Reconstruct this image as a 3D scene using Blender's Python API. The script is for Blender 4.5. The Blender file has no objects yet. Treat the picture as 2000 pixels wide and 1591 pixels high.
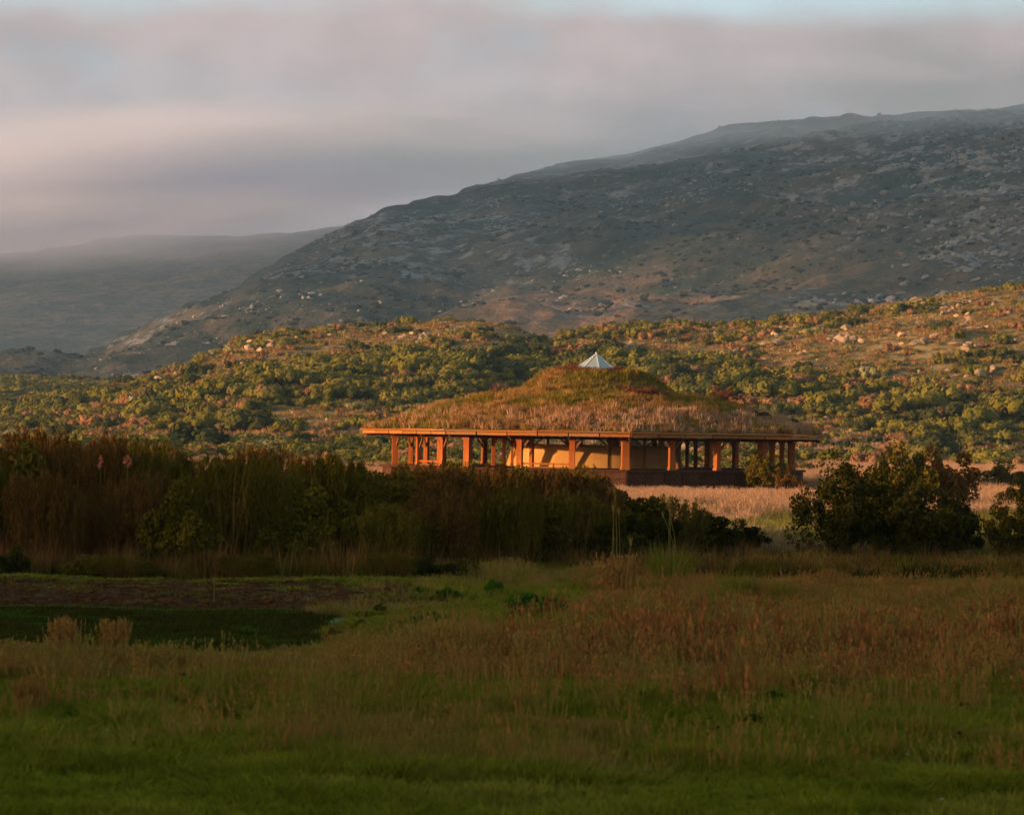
import bpy, math, random
import numpy as np
from mathutils import Vector, Matrix
R = math.radians
rng = np.random.default_rng(7)
random.seed(7)
sc = bpy.context.scene
C = sc.collection

# ------------------------------------------------------------------ camera, sky, sun, exposure
F = 5671.0                      # focal length in pixels of a 2000 px wide picture
H = 2.35                        # eye height above the field
ROLL = 0.0154
HY = 849.5                      # horizon row in the middle column
pitch = math.atan((HY - 795.5) / F)
cam_d = bpy.data.cameras.new('camera'); cam = bpy.data.objects.new('camera', cam_d); C.objects.link(cam)
cam_d.sensor_width = 36.0; cam_d.lens = 36.0 * F / 2000.0
cam_d.clip_start = 0.5; cam_d.clip_end = 14000
cam_d.dof.use_dof = True; cam_d.dof.focus_distance = 128; cam_d.dof.aperture_fstop = 5.0
cam.matrix_world = Matrix.Rotation(math.pi / 2 + pitch, 4, 'X') @ Matrix.Rotation(math.atan(ROLL), 4, 'Z')
sc.camera = cam
SUN_AZ, SUN_EL = R(67), R(5.2)  # towards the sun: behind the camera and to the left
S = Vector((-math.sin(SUN_AZ) * math.cos(SUN_EL), -math.cos(SUN_AZ) * math.cos(SUN_EL), math.sin(SUN_EL)))
w = bpy.data.worlds.new('World'); sc.world = w; w.use_nodes = True
nt = w.node_tree; nt.nodes.clear()
def N(t, kind, **kw):
    n = t.nodes.new(kind)
    for k, v in kw.items():
        if k.startswith('i_'):
            n.inputs[k[2:].replace('_', ' ')].default_value = v
        else: setattr(n, k, v)
    return n
def Mth(t, op, a, b=None, c=None, clamp=False):
    n = t.nodes.new('ShaderNodeMath'); n.operation = op; n.use_clamp = clamp
    for i, v in enumerate((a, b, c)):
        if v is None: continue
        if isinstance(v, (int, float)): n.inputs[i].default_value = v
        else: t.links.new(v, n.inputs[i])
    return n.outputs[0]
def Mix(t, f, a, b):
    n = t.nodes.new('ShaderNodeMix'); n.data_type = 'RGBA'
    for i, v in ((0, f), (6, a), (7, b)):
        if isinstance(v, (int, float)): n.inputs[i].default_value = v
        elif isinstance(v, tuple): n.inputs[i].default_value = (*v[:3], 1)
        else: t.links.new(v, n.inputs[i])
    return n.outputs[2]
def Ramp(t, f, lo, hi):
    n = t.nodes.new('ShaderNodeMapRange'); n.interpolation_type = 'SMOOTHSTEP'
    n.inputs[1].default_value = lo; n.inputs[2].default_value = hi
    t.links.new(f, n.inputs[0]); return n.outputs[0]
SKY_STRENGTH = 0.15
sky = N(nt, 'ShaderNodeTexSky', sky_type='NISHITA', sun_disc=False, sun_elevation=SUN_EL, sun_rotation=math.pi + SUN_AZ, air_density=1.0, dust_density=1.6, ozone_density=1.0)
tc = N(nt, 'ShaderNodeTexCoord'); sep = N(nt, 'ShaderNodeSeparateXYZ'); nt.links.new(tc.outputs['Generated'], sep.inputs[0])
el = sep.outputs[2]
# one long bank of cloud lying over the mountain range
def wnoise(scale, detail, stretch, loc=(0, 0, 0)):
    m = N(nt, 'ShaderNodeMapping'); m.inputs['Scale'].default_value = stretch; m.inputs['Location'].default_value = loc
    nt.links.new(tc.outputs['Generated'], m.inputs[0])
    n = N(nt, 'ShaderNodeTexNoise', i_Scale=scale, i_Detail=detail, i_Roughness=0.5); nt.links.new(m.outputs[0], n.inputs[0]); return n.outputs[0]
n1 = wnoise(9, 3, (1, 1, 3)); n2 = wnoise(16, 4, (1, 1, 1.6), (3, 1, 2)); n3 = wnoise(30, 4, (1, 1, 2.2), (7, 2, 1)); n4 = wnoise(5, 2, (1, 1, 1), (2, 8, 4))
edge = Mth(nt, 'ADD', el, Mth(nt, 'MULTIPLY', Mth(nt, 'SUBTRACT', n1, 0.5), 0.03))
edge = Mth(nt, 'ADD', edge, Mth(nt, 'MULTIPLY', Mth(nt, 'SUBTRACT', n3, 0.5), 0.012))
edge = Mth(nt, 'ADD', edge, Mth(nt, 'MULTIPLY', Mth(nt, 'ABSOLUTE', sep.outputs[0]), 0.03))
bank = Ramp(nt, edge, 0.1580, 0.1410)
ahead = Ramp(nt, sep.outputs[1], 0.15, 0.6)
bank = Mth(nt, 'MULTIPLY', bank, ahead)
k = 0.80 / SKY_STRENGTH   # cloud radiances were chosen for exposure 0.7
def kc(c): return tuple(v * k for v in c)
warm, cool, low, pale = kc((0.43, 0.335, 0.32)), kc((0.345, 0.315, 0.325)), kc((0.36, 0.345, 0.365)), kc((0.345, 0.375, 0.385))
f = Ramp(nt, Mth(nt, 'ADD', Mth(nt, 'MULTIPLY', n4, 0.6), Mth(nt, 'MULTIPLY', n2, 0.4)), 0.66, 0.44)
hgt = Ramp(nt, el, 0.075, 0.15)
col = Mix(nt, Ramp(nt, el, 0.05, 0.10), low, cool)
col = Mix(nt, Mth(nt, 'MULTIPLY', f, Mth(nt, 'ADD', Mth(nt, 'MULTIPLY', hgt, 0.55), 0.4)), col, warm)
col = Mix(nt, Mth(nt, 'MULTIPLY', Ramp(nt, n2, 0.52, 0.72), 0.6), col, pale)
thin = Mth(nt, 'MULTIPLY', Mth(nt, 'MULTIPLY', ahead, Ramp(nt, n4, 0.2, 0.6)), 0.75)
n5 = wnoise(22, 5, (1, 1, 1.5), (5, 5, 1)); vm = N(nt, 'ShaderNodeVectorMath', operation='SCALE'); nt.links.new(col, vm.inputs[0]); nt.links.new(Mth(nt, 'ADD', Mth(nt, 'MULTIPLY', Ramp(nt, n5, 0.3, 0.7), 0.20), 0.88), vm.inputs['Scale']); col = vm.outputs[0]
skc = Mix(nt, Mth(nt, 'MULTIPLY', bank, 0.97), Mix(nt, thin, sky.outputs[0], kc((0.50, 0.62, 0.68))), col)
bg = N(nt, 'ShaderNodeBackground', i_Strength=SKY_STRENGTH); nt.links.new(skc, bg.inputs[0])
wo = N(nt, 'ShaderNodeOutputWorld'); nt.links.new(bg.outputs[0], wo.inputs[0])
sl = bpy.data.lights.new('sun', 'SUN'); sl.energy = 5.0; sl.angle = R(0.6); sl.color = (1.0, 0.57, 0.29)
so = bpy.data.objects.new('sun', sl); C.objects.link(so); so.rotation_euler = S.to_track_quat('Z', 'Y').to_euler(); so.location = (0, 0, 40)
sc.view_settings.view_transform = 'Standard'; sc.view_settings.look = 'None'
sc.view_settings.exposure = 0.9; sc.view_settings.gamma = 1.0; sc.view_settings.use_curve_mapping = False
sc.cycles.use_denoising = True
sc.cycles.max_bounces = 5; sc.cycles.diffuse_bounces = 2; sc.cycles.glossy_bounces = 2; sc.cycles.transmission_bounces = 3
sc.cycles.volume_bounces = 2; sc.cycles.transparent_max_bounces = 6
sc.cycles.use_adaptive_sampling = True; sc.cycles.adaptive_threshold = 0.02

# ------------------------------------------------------------------ helpers
def hor(px): return HY + ROLL * (px - 1000)
def at(px, py, D):              # a point seen at that pixel, D metres away
    return Vector(((px - 1000) / F * D, D, (hor(px) - py) / F * D))
def Dg(px, py): return H * F / (py - hor(px))
def gp(px, py):                 # the point of the flat field seen at that pixel
    D = Dg(px, py); return (px - 1000) / F * D, D
_tab = rng.random((256, 256))
def vnoise(x, y):
    xi = np.floor(x).astype(int); yi = np.floor(y).astype(int); fx = x - xi; fy = y - yi
    fx = fx * fx * (3 - 2 * fx); fy = fy * fy * (3 - 2 * fy)
    g = lambda a, b: _tab[a % 256, b % 256]
    return (g(xi, yi) * (1 - fx) + g(xi + 1, yi) * fx) * (1 - fy) + (g(xi, yi + 1) * (1 - fx) + g(xi + 1, yi + 1) * fx) * fy
def fbm(x, y, o=5, gain=0.5):
    x = np.asarray(x, float); y = np.asarray(y, float)
    s = 0; a = 1; t = 0
    for i in range(o):
        s = s + a * vnoise(x * 2 ** i + 17.3 * i, y * 2 ** i + 9.1 * i); t += a; a *= gain
    return s / t
def smooth(x, a, b):
    t = np.clip((np.asarray(x, float) - a) / (b - a), 0, 1); return t * t * (3 - 2 * t)

def mat(name, cols, scale=3.0, rough=0.95, detail=4, bump=0.0, coord='Object', rnd=0.0, spec=0.03, grad=None, stretch=(1, 1, 1), bscale=None, trans=0.0):
    """cols: colours mixed by a noise; rnd: how far the colour varies from one copy to the next"""
    m = bpy.data.materials.new(name); m.use_nodes = True; t = m.node_tree
    b = t.nodes['Principled BSDF']; b.inputs['Roughness'].default_value = rough; b.inputs['Specular IOR Level'].default_value = spec
    if coord == 'World':
        g = N(t, 'ShaderNodeNewGeometry'); v = g.outputs['Position']
    else:
        g = N(t, 'ShaderNodeTexCoord'); v = g.outputs[coord]
    mp = N(t, 'ShaderNodeMapping'); mp.inputs['Scale'].default_value = stretch; t.links.new(v, mp.inputs[0])
    no = N(t, 'ShaderNodeTexNoise', i_Scale=scale, i_Detail=detail, i_Roughness=0.6); t.links.new(mp.outputs[0], no.inputs[0])
    fac = Ramp(t, no.outputs[0], 0.34, 0.66)
    if rnd:
        oi = N(t, 'ShaderNodeObjectInfo')
        fac = Mth(t, 'ADD', Mth(t, 'MULTIPLY', fac, 1 - rnd), Mth(t, 'MULTIPLY', oi.outputs['Random'], rnd))
    cr = N(t, 'ShaderNodeValToRGB'); t.links.new(fac, cr.inputs[0])
    e = cr.color_ramp.elements
    while len(e) < len(cols): e.new(0.5)
    for i, c in enumerate(cols):
        e[i].position = i / (len(cols) - 1) if len(cols) > 1 else 0; e[i].color = (*c, 1)
    t.links.new(cr.outputs[0], b.inputs['Base Color'])
    if bump:
        n2 = N(t, 'ShaderNodeTexNoise', i_Scale=bscale or scale * 4, i_Detail=6); t.links.new(mp.outputs[0], n2.inputs[0])
        bp = N(t, 'ShaderNodeBump', i_Strength=min(bump, 1.0), i_Distance=bump * 0.1); t.links.new(n2.outputs[0], bp.inputs['Height']); t.links.new(bp.outputs[0], b.inputs['Normal'])
    return m

def np_mesh(name, verts, faces, m=None, smooth_=False):
    me = bpy.data.meshes.new(name)
    verts = np.asarray(verts, np.float32); faces = np.asarray(faces, np.int32)
    k = faces.shape[1]
    me.vertices.add(len(verts)); me.vertices.foreach_set('co', verts.ravel())
    me.loops.add(faces.size); me.loops.foreach_set('vertex_index', faces.ravel())
    me.polygons.add(len(faces)); me.polygons.foreach_set('loop_start', np.arange(0, faces.size, k, dtype=np.int32))
    me.polygons.foreach_set('use_smooth', np.full(len(faces), smooth_))
    me.update(calc_edges=True)
    if m: me.materials.append(m)
    return me
class MB:                       # collects shapes into one mesh
    def __init__(s): s.v = []; s.f = []
    def add(s, v, f):
        n = len(s.v); s.v += [tuple(p) for p in v]; s.f += [tuple(i + n for i in q) for q in f]
    def box(s, c, size, M=None):
        x, y, z = [a / 2 for a in size]; c = Vector(c)
        vs = [Vector((sx * x, sy * y, sz * z)) for sz in (-1, 1) for sy in (-1, 1) for sx in (-1, 1)]
        vs = [(M @ q if M is not None else q) + c for q in vs]
        s.add(vs, [(0, 2, 3, 1), (4, 5, 7, 6), (0, 1, 5, 4), (2, 6, 7, 3), (0, 4, 6, 2), (1, 3, 7, 5)])
    def bar(s, a, b, wd, hg, r0=1.0, r1=1.0):
        a = Vector(a); b = Vector(b); d = (b - a).normalized()
        up = Vector((0, 0, 1)) if abs(d.z) < 0.95 else Vector((0, 1, 0))
        sx = d.cross(up).normalized() * wd / 2; sy = sx.cross(d).normalized() * hg / 2
        vs = [a + (i * sx + j * sy) * r0 for i, j in ((-1, -1), (1, -1), (1, 1), (-1, 1))] + [b + (i * sx + j * sy) * r1 for i, j in ((-1, -1), (1, -1), (1, 1), (-1, 1))]
        s.add(vs, [(3, 2, 1, 0), (4, 5, 6, 7), (0, 1, 5, 4), (1, 2, 6, 5), (2, 3, 7, 6), (3, 0, 4, 7)])
    def tube(s, pts, rad, n=6):
        pts = [Vector(p) for p in pts]; base = len(s.v)
        for i, p in enumerate(pts):
            d = (pts[min(i + 1, len(pts) - 1)] - pts[max(i - 1, 0)]).normalized()
            u = d.cross(Vector((0.3, 1, 0.1))).normalized(); v = d.cross(u)
            for k in range(n):
                a = 2 * math.pi * k / n; s.v.append(tuple(p + (u * math.cos(a) + v * math.sin(a)) * rad[i]))
        for i in range(len(pts) - 1):
            for k in range(n):
                a = base + i * n + k; b = base + i * n + (k + 1) % n; s.f.append((a, b, b + n, a + n))
        s.f.append(tuple(base + k for k in range(n))[::-1]); s.f.append(tuple(base + (len(pts) - 1) * n + k for k in range(n)))
    def mesh(s, name, m, sm=False):
        me = bpy.data.meshes.new(name); me.from_pydata(s.v, [], s.f); me.update()
        if m: me.materials.append(m)
        if sm: me.polygons.foreach_set('use_smooth', [True] * len(me.polygons))
        return me
def link(name, me, parent=None, loc=None, rotz=None, scale=None):
    o = bpy.data.objects.new(name, me); C.objects.link(o)
    if parent: o.parent = parent
    if loc is not None: o.location = loc
    if rotz is not None: o.rotation_euler = (0, 0, rotz)
    if scale is not None: o.scale = scale if hasattr(scale, '__len__') else (scale,) * 3
    return o
def tag(o, label=None, cat=None, group=None, kind=None):
    if label: o['label'] = label
    if cat: o['category'] = cat
    if group: o['group'] = group
    if kind: o['kind'] = kind
    return o
def thing(name, label, cat, loc=(0, 0, 0), rotz=0.0, scale=1.0, group=None):
    o = link(name, None, None, loc, rotz, scale); o.empty_display_size = 0.3
    return tag(o, label, cat, group)
def scatter(name, pts, protos, parent=None, kind='stuff', label=None, tilt=0.0):
    """stuff: pts = rows of x, y, z, rotation, scale, height factor, which prototype"""
    pts = np.asarray(pts, float)
    me = bpy.data.meshes.new(name + '_points'); n = len(pts)
    me.vertices.add(n); me.vertices.foreach_set('co', pts[:, :3].astype(np.float32).ravel())
    rot = np.zeros((n, 3), np.float32); rot[:, 2] = pts[:, 3]
    rot[:, 0] = rng.normal(0, tilt, n) if tilt else 0
    a = me.attributes.new('rt', 'FLOAT_VECTOR', 'POINT'); a.data.foreach_set('vector', rot.ravel())
    s3 = np.stack([pts[:, 4], pts[:, 4], pts[:, 4] * pts[:, 5]], 1).astype(np.float32)
    a = me.attributes.new('sz', 'FLOAT_VECTOR', 'POINT'); a.data.foreach_set('vector', s3.ravel())
    a = me.attributes.new('wh', 'INT', 'POINT'); a.data.foreach_set('value', pts[:, 6].astype(np.int32))
    me.update()
    o = link(name, me, parent)
    tag(o, label=label, kind=kind)
    g = bpy.data.node_groups.new(name, 'GeometryNodeTree')
    g.interface.new_socket('Geometry', in_out='INPUT', socket_type='NodeSocketGeometry'); g.interface.new_socket('Geometry', in_out='OUTPUT', socket_type='NodeSocketGeometry')
    gi = g.nodes.new('NodeGroupInput'); go = g.nodes.new('NodeGroupOutput')
    col = bpy.data.collections.new(name + '_kinds')
    for i, p in enumerate(protos):
        col.objects.link(bpy.data.objects.new('%s_kind_%02d' % (name, i), p))
    ci = g.nodes.new('GeometryNodeCollectionInfo'); ci.inputs['Collection'].default_value = col
    ci.inputs['Separate Children'].default_value = True; ci.inputs['Reset Children'].default_value = True
    ip = g.nodes.new('GeometryNodeInstanceOnPoints'); ip.inputs['Pick Instance'].default_value = True
    def attr(nm, dt):
        q = g.nodes.new('GeometryNodeInputNamedAttribute'); q.data_type = dt; q.inputs[0].default_value = nm; return q.outputs[0]
    g.links.new(gi.outputs[0], ip.inputs['Points']); g.links.new(ci.outputs[0], ip.inputs['Instance'])
    g.links.new(attr('wh', 'INT'), ip.inputs['Instance Index']); g.links.new(attr('rt', 'FLOAT_VECTOR'), ip.inputs['Rotation']); g.links.new(attr('sz', 'FLOAT_VECTOR'), ip.inputs['Scale'])
    g.links.new(ip.outputs[0], go.inputs[0])
    md = o.modifiers.new('scatter', 'NODES'); md.node_group = g
    return o

# ------------------------------------------------------------------ terrain
def interp(px, pts):
    pts = np.array(pts, float); return np.interp(px, pts[:, 0], pts[:, 1])
def horA(px): return HY + ROLL * (px - 1000)
def hill_z(px, D):
    h = horA(px)
    y1 = interp(px, [(-1500, 830), (-300, 812), (60, 800), (180, 778), (300, 742), (400, 702), (470, 670), (540, 652), (640, 644), (760, 641), (850, 632), (930, 630), (1000, 647), (1050, 668), (1100, 690), (1180, 730), (1300, 780), (1450, 850), (3500, 900)])
    y2 = interp(px, [(-1500, 880), (400, 850), (700, 800), (900, 730), (1020, 690), (1085, 676), (1120, 656), (1160, 646), (1250, 641), (1400, 640), (1500, 627), (1650, 609), (1800, 590), (2000, 570), (2400, 530), (3500, 470)])
    y3 = interp(px, [(-1500, 730), (0, 742), (200, 742), (350, 760), (600, 770), (3500, 770)])
    def bump(y, D0, Dc, p):
        zc = (h - y) / F * Dc; t = np.clip((D - D0) / (Dc - D0), 0, 1)
        up = -H + (zc + H) * (0.35 * t + 0.65 * np.sin(t * math.pi / 2) ** p)
        dn = smooth(D, Dc, Dc * 1.45)
        return np.where(D <= Dc, up, zc + (-H - 1 - zc) * dn)
    z = np.maximum(bump(y1, 290, 600, 1.5), bump(y2, 300, 520, 1.5))
    z3 = bump(y3, 500, 950, 1.2)
    z = np.maximum(z, z3)
    x = (px - 1000) / F * D
    amp = smooth(D, 300, 420) * smooth(z, -H - 0.5, 4)
    z = z + amp * ((fbm(x / 28, D / 28, 4) - 0.5) * 3.0 + (fbm(x / 7, D / 7, 3) - 0.5) * 1.1)
    return z
def mount_z(px, D):
    h = horA(px); x = (px - 1000) / F * D
    yr = interp(px, [(-2500, 800), (-600, 760), (0, 722), (100, 700), (200, 680), (300, 636), (400, 592), (500, 540), (600, 486), (690, 436), (745, 412), (800, 402), (880, 386), (940, 364), (1000, 342), (1100, 324), (1250, 290), (1400, 260), (1550, 238), (1650, 221), (1750, 211), (1850, 200), (2000, 196), (2400, 190), (3500, 300)])
    Dr = np.interp(px, [0, 700, 1200, 2000], [1500, 2100, 2450, 2450])
    zr = (h - yr) / F * Dr; t = np.clip((D - 880) / (Dr - 880), 0, 1)
    z = -H + (zr + H) * t ** np.interp(px, [0, 900, 2000], [1.0, 1.15, 0.95])
    z = np.where(D > Dr, zr - (D - Dr) * 0.25, z)
    amp = smooth(D, 880, 1300)
    rid = np.abs(fbm((x + 0.5 * D) / 260, (D - 0.3 * x) / 480, 4) - 0.5) * 2
    z = z + amp * np.minimum(1, 0.3 + 2.5 * t * (1 - t) + 0) * ((rid - 0.25) * -58 + (fbm(x / 60, D / 60, 5) - 0.5) * 20) + amp * (fbm(x / 14, D / 14, 3) - 0.5) * 5
    return z
def far_z(px, D):
    h = horA(px); x = (px - 1000) / F * D
    yr = interp(px, [(-2500, 560), (-300, 520), (0, 492), (300, 468), (500, 448), (620, 440), (700, 426), (780, 412), (900, 420), (1300, 600), (3500, 800)])
    t = np.clip((D - 2250) / 1150, 0, 1)
    zr = (h - yr) / F * 3400
    z = -H - 3 + (zr + H + 3) * t ** 0.9
    z = np.where(D > 3400, zr - (D - 3400) * 0.3, z)
    return z + t * ((fbm(x / 150, D / 260, 5) - 0.5) * 34) + (fbm(x / 20, D / 20, 3) - 0.5) * 5 * t
def ground_z(x, y):
    x = np.asarray(x, float); y = np.asarray(y, float)
    D = np.maximum(np.abs(y), 1); px = 1000 + F * x / D
    z = -H + (fbm(x / 5, y / 5, 3) - 0.5) * 0.12 + (fbm(x / 1.1 + 40, y / 1.1, 3) - 0.5) * 0.05
    pond = smooth(px + (fbm(x / 0.8, y / 0.8, 3) - 0.5) * 260, 800, 520) * smooth(D + (fbm(x / 0.6 + 5, y / 0.6, 3) - 0.5) * 1.6, 31.0, 32.6) * smooth(D, 40.2, 38.6) * (y > 0)
    z = z - 0.32 * pond
    bank = smooth(px, 1000, 800) * smooth(D, 39.5, 41.0) * smooth(D, 47.5, 43) * (y > 0)
    z = z + bank * (0.10 + (fbm(x * 2.2, y * 2.2, 3) - 0.5) * 0.16)
    # long spur added out of view to keep sun off the near field
    s = -(math.sin(SUN_AZ)) * x - math.cos(SUN_AZ) * y; v = -math.cos(SUN_AZ) * x + math.sin(SUN_AZ) * y
    shade_spur = smooth(s, 42, 92) * smooth(s, 190, 120) * smooth(v + (fbm(s / 9, v / 9, 3) - 0.5) * 8, 65, 57) * smooth(v, -120, -70)
    z = z + shade_spur * (11.6 + (fbm(x / 12, y / 12, 3) - 0.5) * 2.6)
    return z
def fan(name, Ds, pxs, fz, m):
    DD, PP = np.meshgrid(Ds, pxs, indexing='ij'); X = (PP - 1000) / F * DD; Z = fz(PP, DD)
    V = np.stack([X.ravel(), DD.ravel(), Z.ravel()], 1); nr, nc = DD.shape
    i = (np.arange(nr - 1)[:, None] * nc + np.arange(nc - 1)[None, :]).ravel()
    return link(name, np_mesh(name, V, np.stack([i, i + 1, i + nc + 1, i + nc], 1), m, True))

# colours that belong to the ground
def ground_material():
    m = bpy.data.materials.new('field soil and turf'); m.use_nodes = True; t = m.node_tree; b = t.nodes['Principled BSDF']
    b.inputs['Roughness'].default_value = 0.95; b.inputs['Specular IOR Level'].default_value = 0.1
    g = N(t, 'ShaderNodeNewGeometry'); sp = N(t, 'ShaderNodeSeparateXYZ'); t.links.new(g.outputs['Position'], sp.inputs[0])
    def nz(s, d=5, st=(1, 1, 1)):
        mp = N(t, 'ShaderNodeMapping'); mp.inputs['Scale'].default_value = st; t.links.new(g.outputs['Position'], mp.inputs[0])
        n = N(t, 'ShaderNodeTexNoise', i_Scale=s, i_Detail=d, i_Roughness=0.6); t.links.new(mp.outputs[0], n.inputs[0]); return n.outputs[0]
    green = Mix(t, Ramp(t, nz(0.6), 0.35, 0.65), (0.055, 0.058, 0.003), (0.10, 0.11, 0.006))
    green = Mix(t, Ramp(t, nz(0.25, 4, (1, 1.8, 1)), 0.5, 0.68), green, (0.13, 0.095, 0.018))
    tan = Mix(t, Ramp(t, nz(0.15), 0.35, 0.65), (0.26, 0.14, 0.055), (0.33, 0.21, 0.09))
    mid = Mix(t, Ramp(t, nz(0.12), 0.4, 0.6), (0.09, 0.09, 0.015), (0.15, 0.10, 0.03))
    dist = Mth(t, 'ADD', sp.outputs[1], Mth(t, 'MULTIPLY', Mth(t, 'SUBTRACT', nz(0.05), 0.5), 40.0))
    c = Mix(t, Ramp(t, dist, 50, 66), green, mid); c = Mix(t, Ramp(t, dist, 88, 104), c, tan)
    soil = Mix(t, Ramp(t, nz(5, 6), 0.4, 0.62), (0.030, 0.012, 0.002), (0.080, 0.032, 0.006))
    side = Mth(t, 'DIVIDE', sp.outputs[0], Mth(t, 'MAXIMUM', sp.outputs[1], 1.0))
    sm = Mth(t, 'MULTIPLY', Mth(t, 'MULTIPLY', Ramp(t, sp.outputs[1], 38.8, 39.8), Ramp(t, sp.outputs[1], 46.5, 43.5)), Ramp(t, Mth(t, 'ADD', side, Mth(t, 'MULTIPLY', nz(0.5), 0.05)), 0.06, 0.0))
    c = Mix(t, sm, c, soil)
    t.links.new(c, b.inputs['Base Color'])
    bp = N(t, 'ShaderNodeBump', i_Strength=0.8, i_Distance=0.08); t.links.new(nz(6, 6), bp.inputs['Height']); t.links.new(bp.outputs[0], b.inputs['Normal'])
    return m
th = np.concatenate([np.linspace(-math.pi, -0.26, 90)[:-1], np.linspace(-0.26, 0.26, 260), np.linspace(0.26, math.pi, 90)[1:]])
rr = np.concatenate([[0.3], np.geomspace(3, 16, 14), np.linspace(16.6, 60, 190), np.geomspace(61, 260, 60), np.geomspace(280, 4300, 24)])
TT, RR = np.meshgrid(th, rr, indexing='xy')
X = RR * np.sin(TT); Y = RR * np.cos(TT); Z = ground_z(X, Y)
V = np.stack([X.ravel(), Y.ravel(), Z.ravel()], 1); nr, nc = X.shape
ii = (np.arange(nr - 1)[:, None] * nc + np.arange(nc - 1)[None, :]).ravel()
ground = link('ground', np_mesh('ground', V, np.stack([ii, ii + 1, ii + nc + 1, ii + nc], 1)[:, ::-1], ground_material(), True)); tag(ground, kind='structure')
ground['label'] = 'flat field of dark turf, bare soil and pale dry grass'

def hill_material():
    m = bpy.data.materials.new('dry hillside'); m.use_nodes = True; t = m.node_tree; b = t.nodes['Principled BSDF']
    b.inputs['Roughness'].default_value = 0.95; b.inputs['Specular IOR Level'].default_value = 0.1
    g = N(t, 'ShaderNodeNewGeometry')
    def nz(s, d=5):
        n = N(t, 'ShaderNodeTexNoise', i_Scale=s, i_Detail=d, i_Roughness=0.62); t.links.new(g.outputs['Position'], n.inputs[0]); return n.outputs[0]
    c = Mix(t, Ramp(t, nz(0.08), 0.4, 0.62), (0.27, 0.165, 0.055), (0.45, 0.29, 0.11))
    c = Mix(t, Ramp(t, nz(0.25), 0.48, 0.64), c, (0.10, 0.09, 0.02))
    c = Mix(t, Ramp(t, nz(0.9), 0.60, 0.72), c, (0.33, 0.21, 0.12))
    t.links.new(c, b.inputs['Base Color'])
    bp = N(t, 'ShaderNodeBump', i_Strength=1.0, i_Distance=0.5); t.links.new(nz(1.2, 6), bp.inputs['Height']); t.links.new(bp.outputs[0], b.inputs['Normal'])
    return m
def mountain_material(name, far=False):
    m = bpy.data.materials.new(name); m.use_nodes = True; t = m.node_tree; b = t.nodes['Principled BSDF']
    b.inputs['Roughness'].default_value = 0.95; b.inputs['Specular IOR Level'].default_value = 0.1
    g = N(t, 'ShaderNodeNewGeometry')
    def nz(s, d=6, st=(1, 1, 1), r=0.62):
        mp = N(t, 'ShaderNodeMapping'); mp.inputs['Scale'].default_value = st; t.links.new(g.outputs['Position'], mp.inputs[0])
        n = N(t, 'ShaderNodeTexNoise', i_Scale=s, i_Detail=d, i_Roughness=r); t.links.new(mp.outputs[0], n.inputs[0]); return n.outputs[0]
    c = Mix(t, Ramp(t, nz(0.012), 0.38, 0.62), (0.034, 0.042, 0.026), (0.105, 0.080, 0.048))
    c = Mix(t, Ramp(t, nz(0.05), 0.45, 0.62), c, (0.028, 0.034, 0.016))
    band = Mth(t, 'MULTIPLY', Ramp(t, nz(0.006, 3), 0.46, 0.60), Ramp(t, nz(0.06, 7, (1, 0.6, 1.6), 0.7), 0.50, 0.62))
    c = Mix(t, band, c, (0.25, 0.23, 0.21))
    c = Mix(t, Mth(t, 'MULTIPLY', Ramp(t, nz(0.16, 6), 0.58, 0.70), 0.8), c, (0.21, 0.17, 0.125))
    sp = N(t, 'ShaderNodeSeparateXYZ'); t.links.new(g.outputs['Position'], sp.inputs[0])
    low_sun_tint = Mth(t, 'MULTIPLY', Ramp(t, sp.outputs[0], -70, 40), Mth(t, 'MULTIPLY', Ramp(t, sp.outputs[2], 100, 50), Ramp(t, nz(0.008, 5), 0.44, 0.56)))
    c = Mix(t, low_sun_tint, c, Mix(t, Ramp(t, nz(0.07, 6), 0.42, 0.6), (0.12, 0.085, 0.04), (0.27, 0.145, 0.075)))  # rusty tint on the low slopes, painting in their warm sunlit patches
    t.links.new(c, b.inputs['Base Color'])
    bp = N(t, 'ShaderNodeBump', i_Strength=1.0, i_Distance=6.0); t.links.new(nz(0.09, 8), bp.inputs['Height']); t.links.new(bp.outputs[0], b.inputs['Normal'])
    return m
hm = hill_material(); mm = mountain_material('mountain heath and rock')
hill = tag(fan('hillside', np.concatenate([np.linspace(285, 700, 190), np.linspace(706, 1100, 60)]), np.linspace(-900, 2900, 480), hill_z, hm), 'low sunlit hills behind the pavilion', kind='structure')
mount = tag(fan('mountain', np.concatenate([np.linspace(900, 2500, 330), np.linspace(2510, 2900, 12)]), np.linspace(-900, 2900, 560), mount_z, mm), 'dark rocky mountain slope rising to the right under cloud', kind='structure')
fm = mountain_material('far mountain heath'); 
for nd in fm.node_tree.nodes:
    if nd.bl_idname == 'ShaderNodeMix' and max(nd.inputs[7].default_value[:3]) > 0.12: nd.inputs[7].default_value = (0.07, 0.062, 0.045, 1)
farm = tag(fan('far_mountain', np.linspace(2250, 3700, 110), np.linspace(-1200, 1700, 260), far_z, fm), 'farther mountain shoulder fading into cloud', kind='structure')

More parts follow.
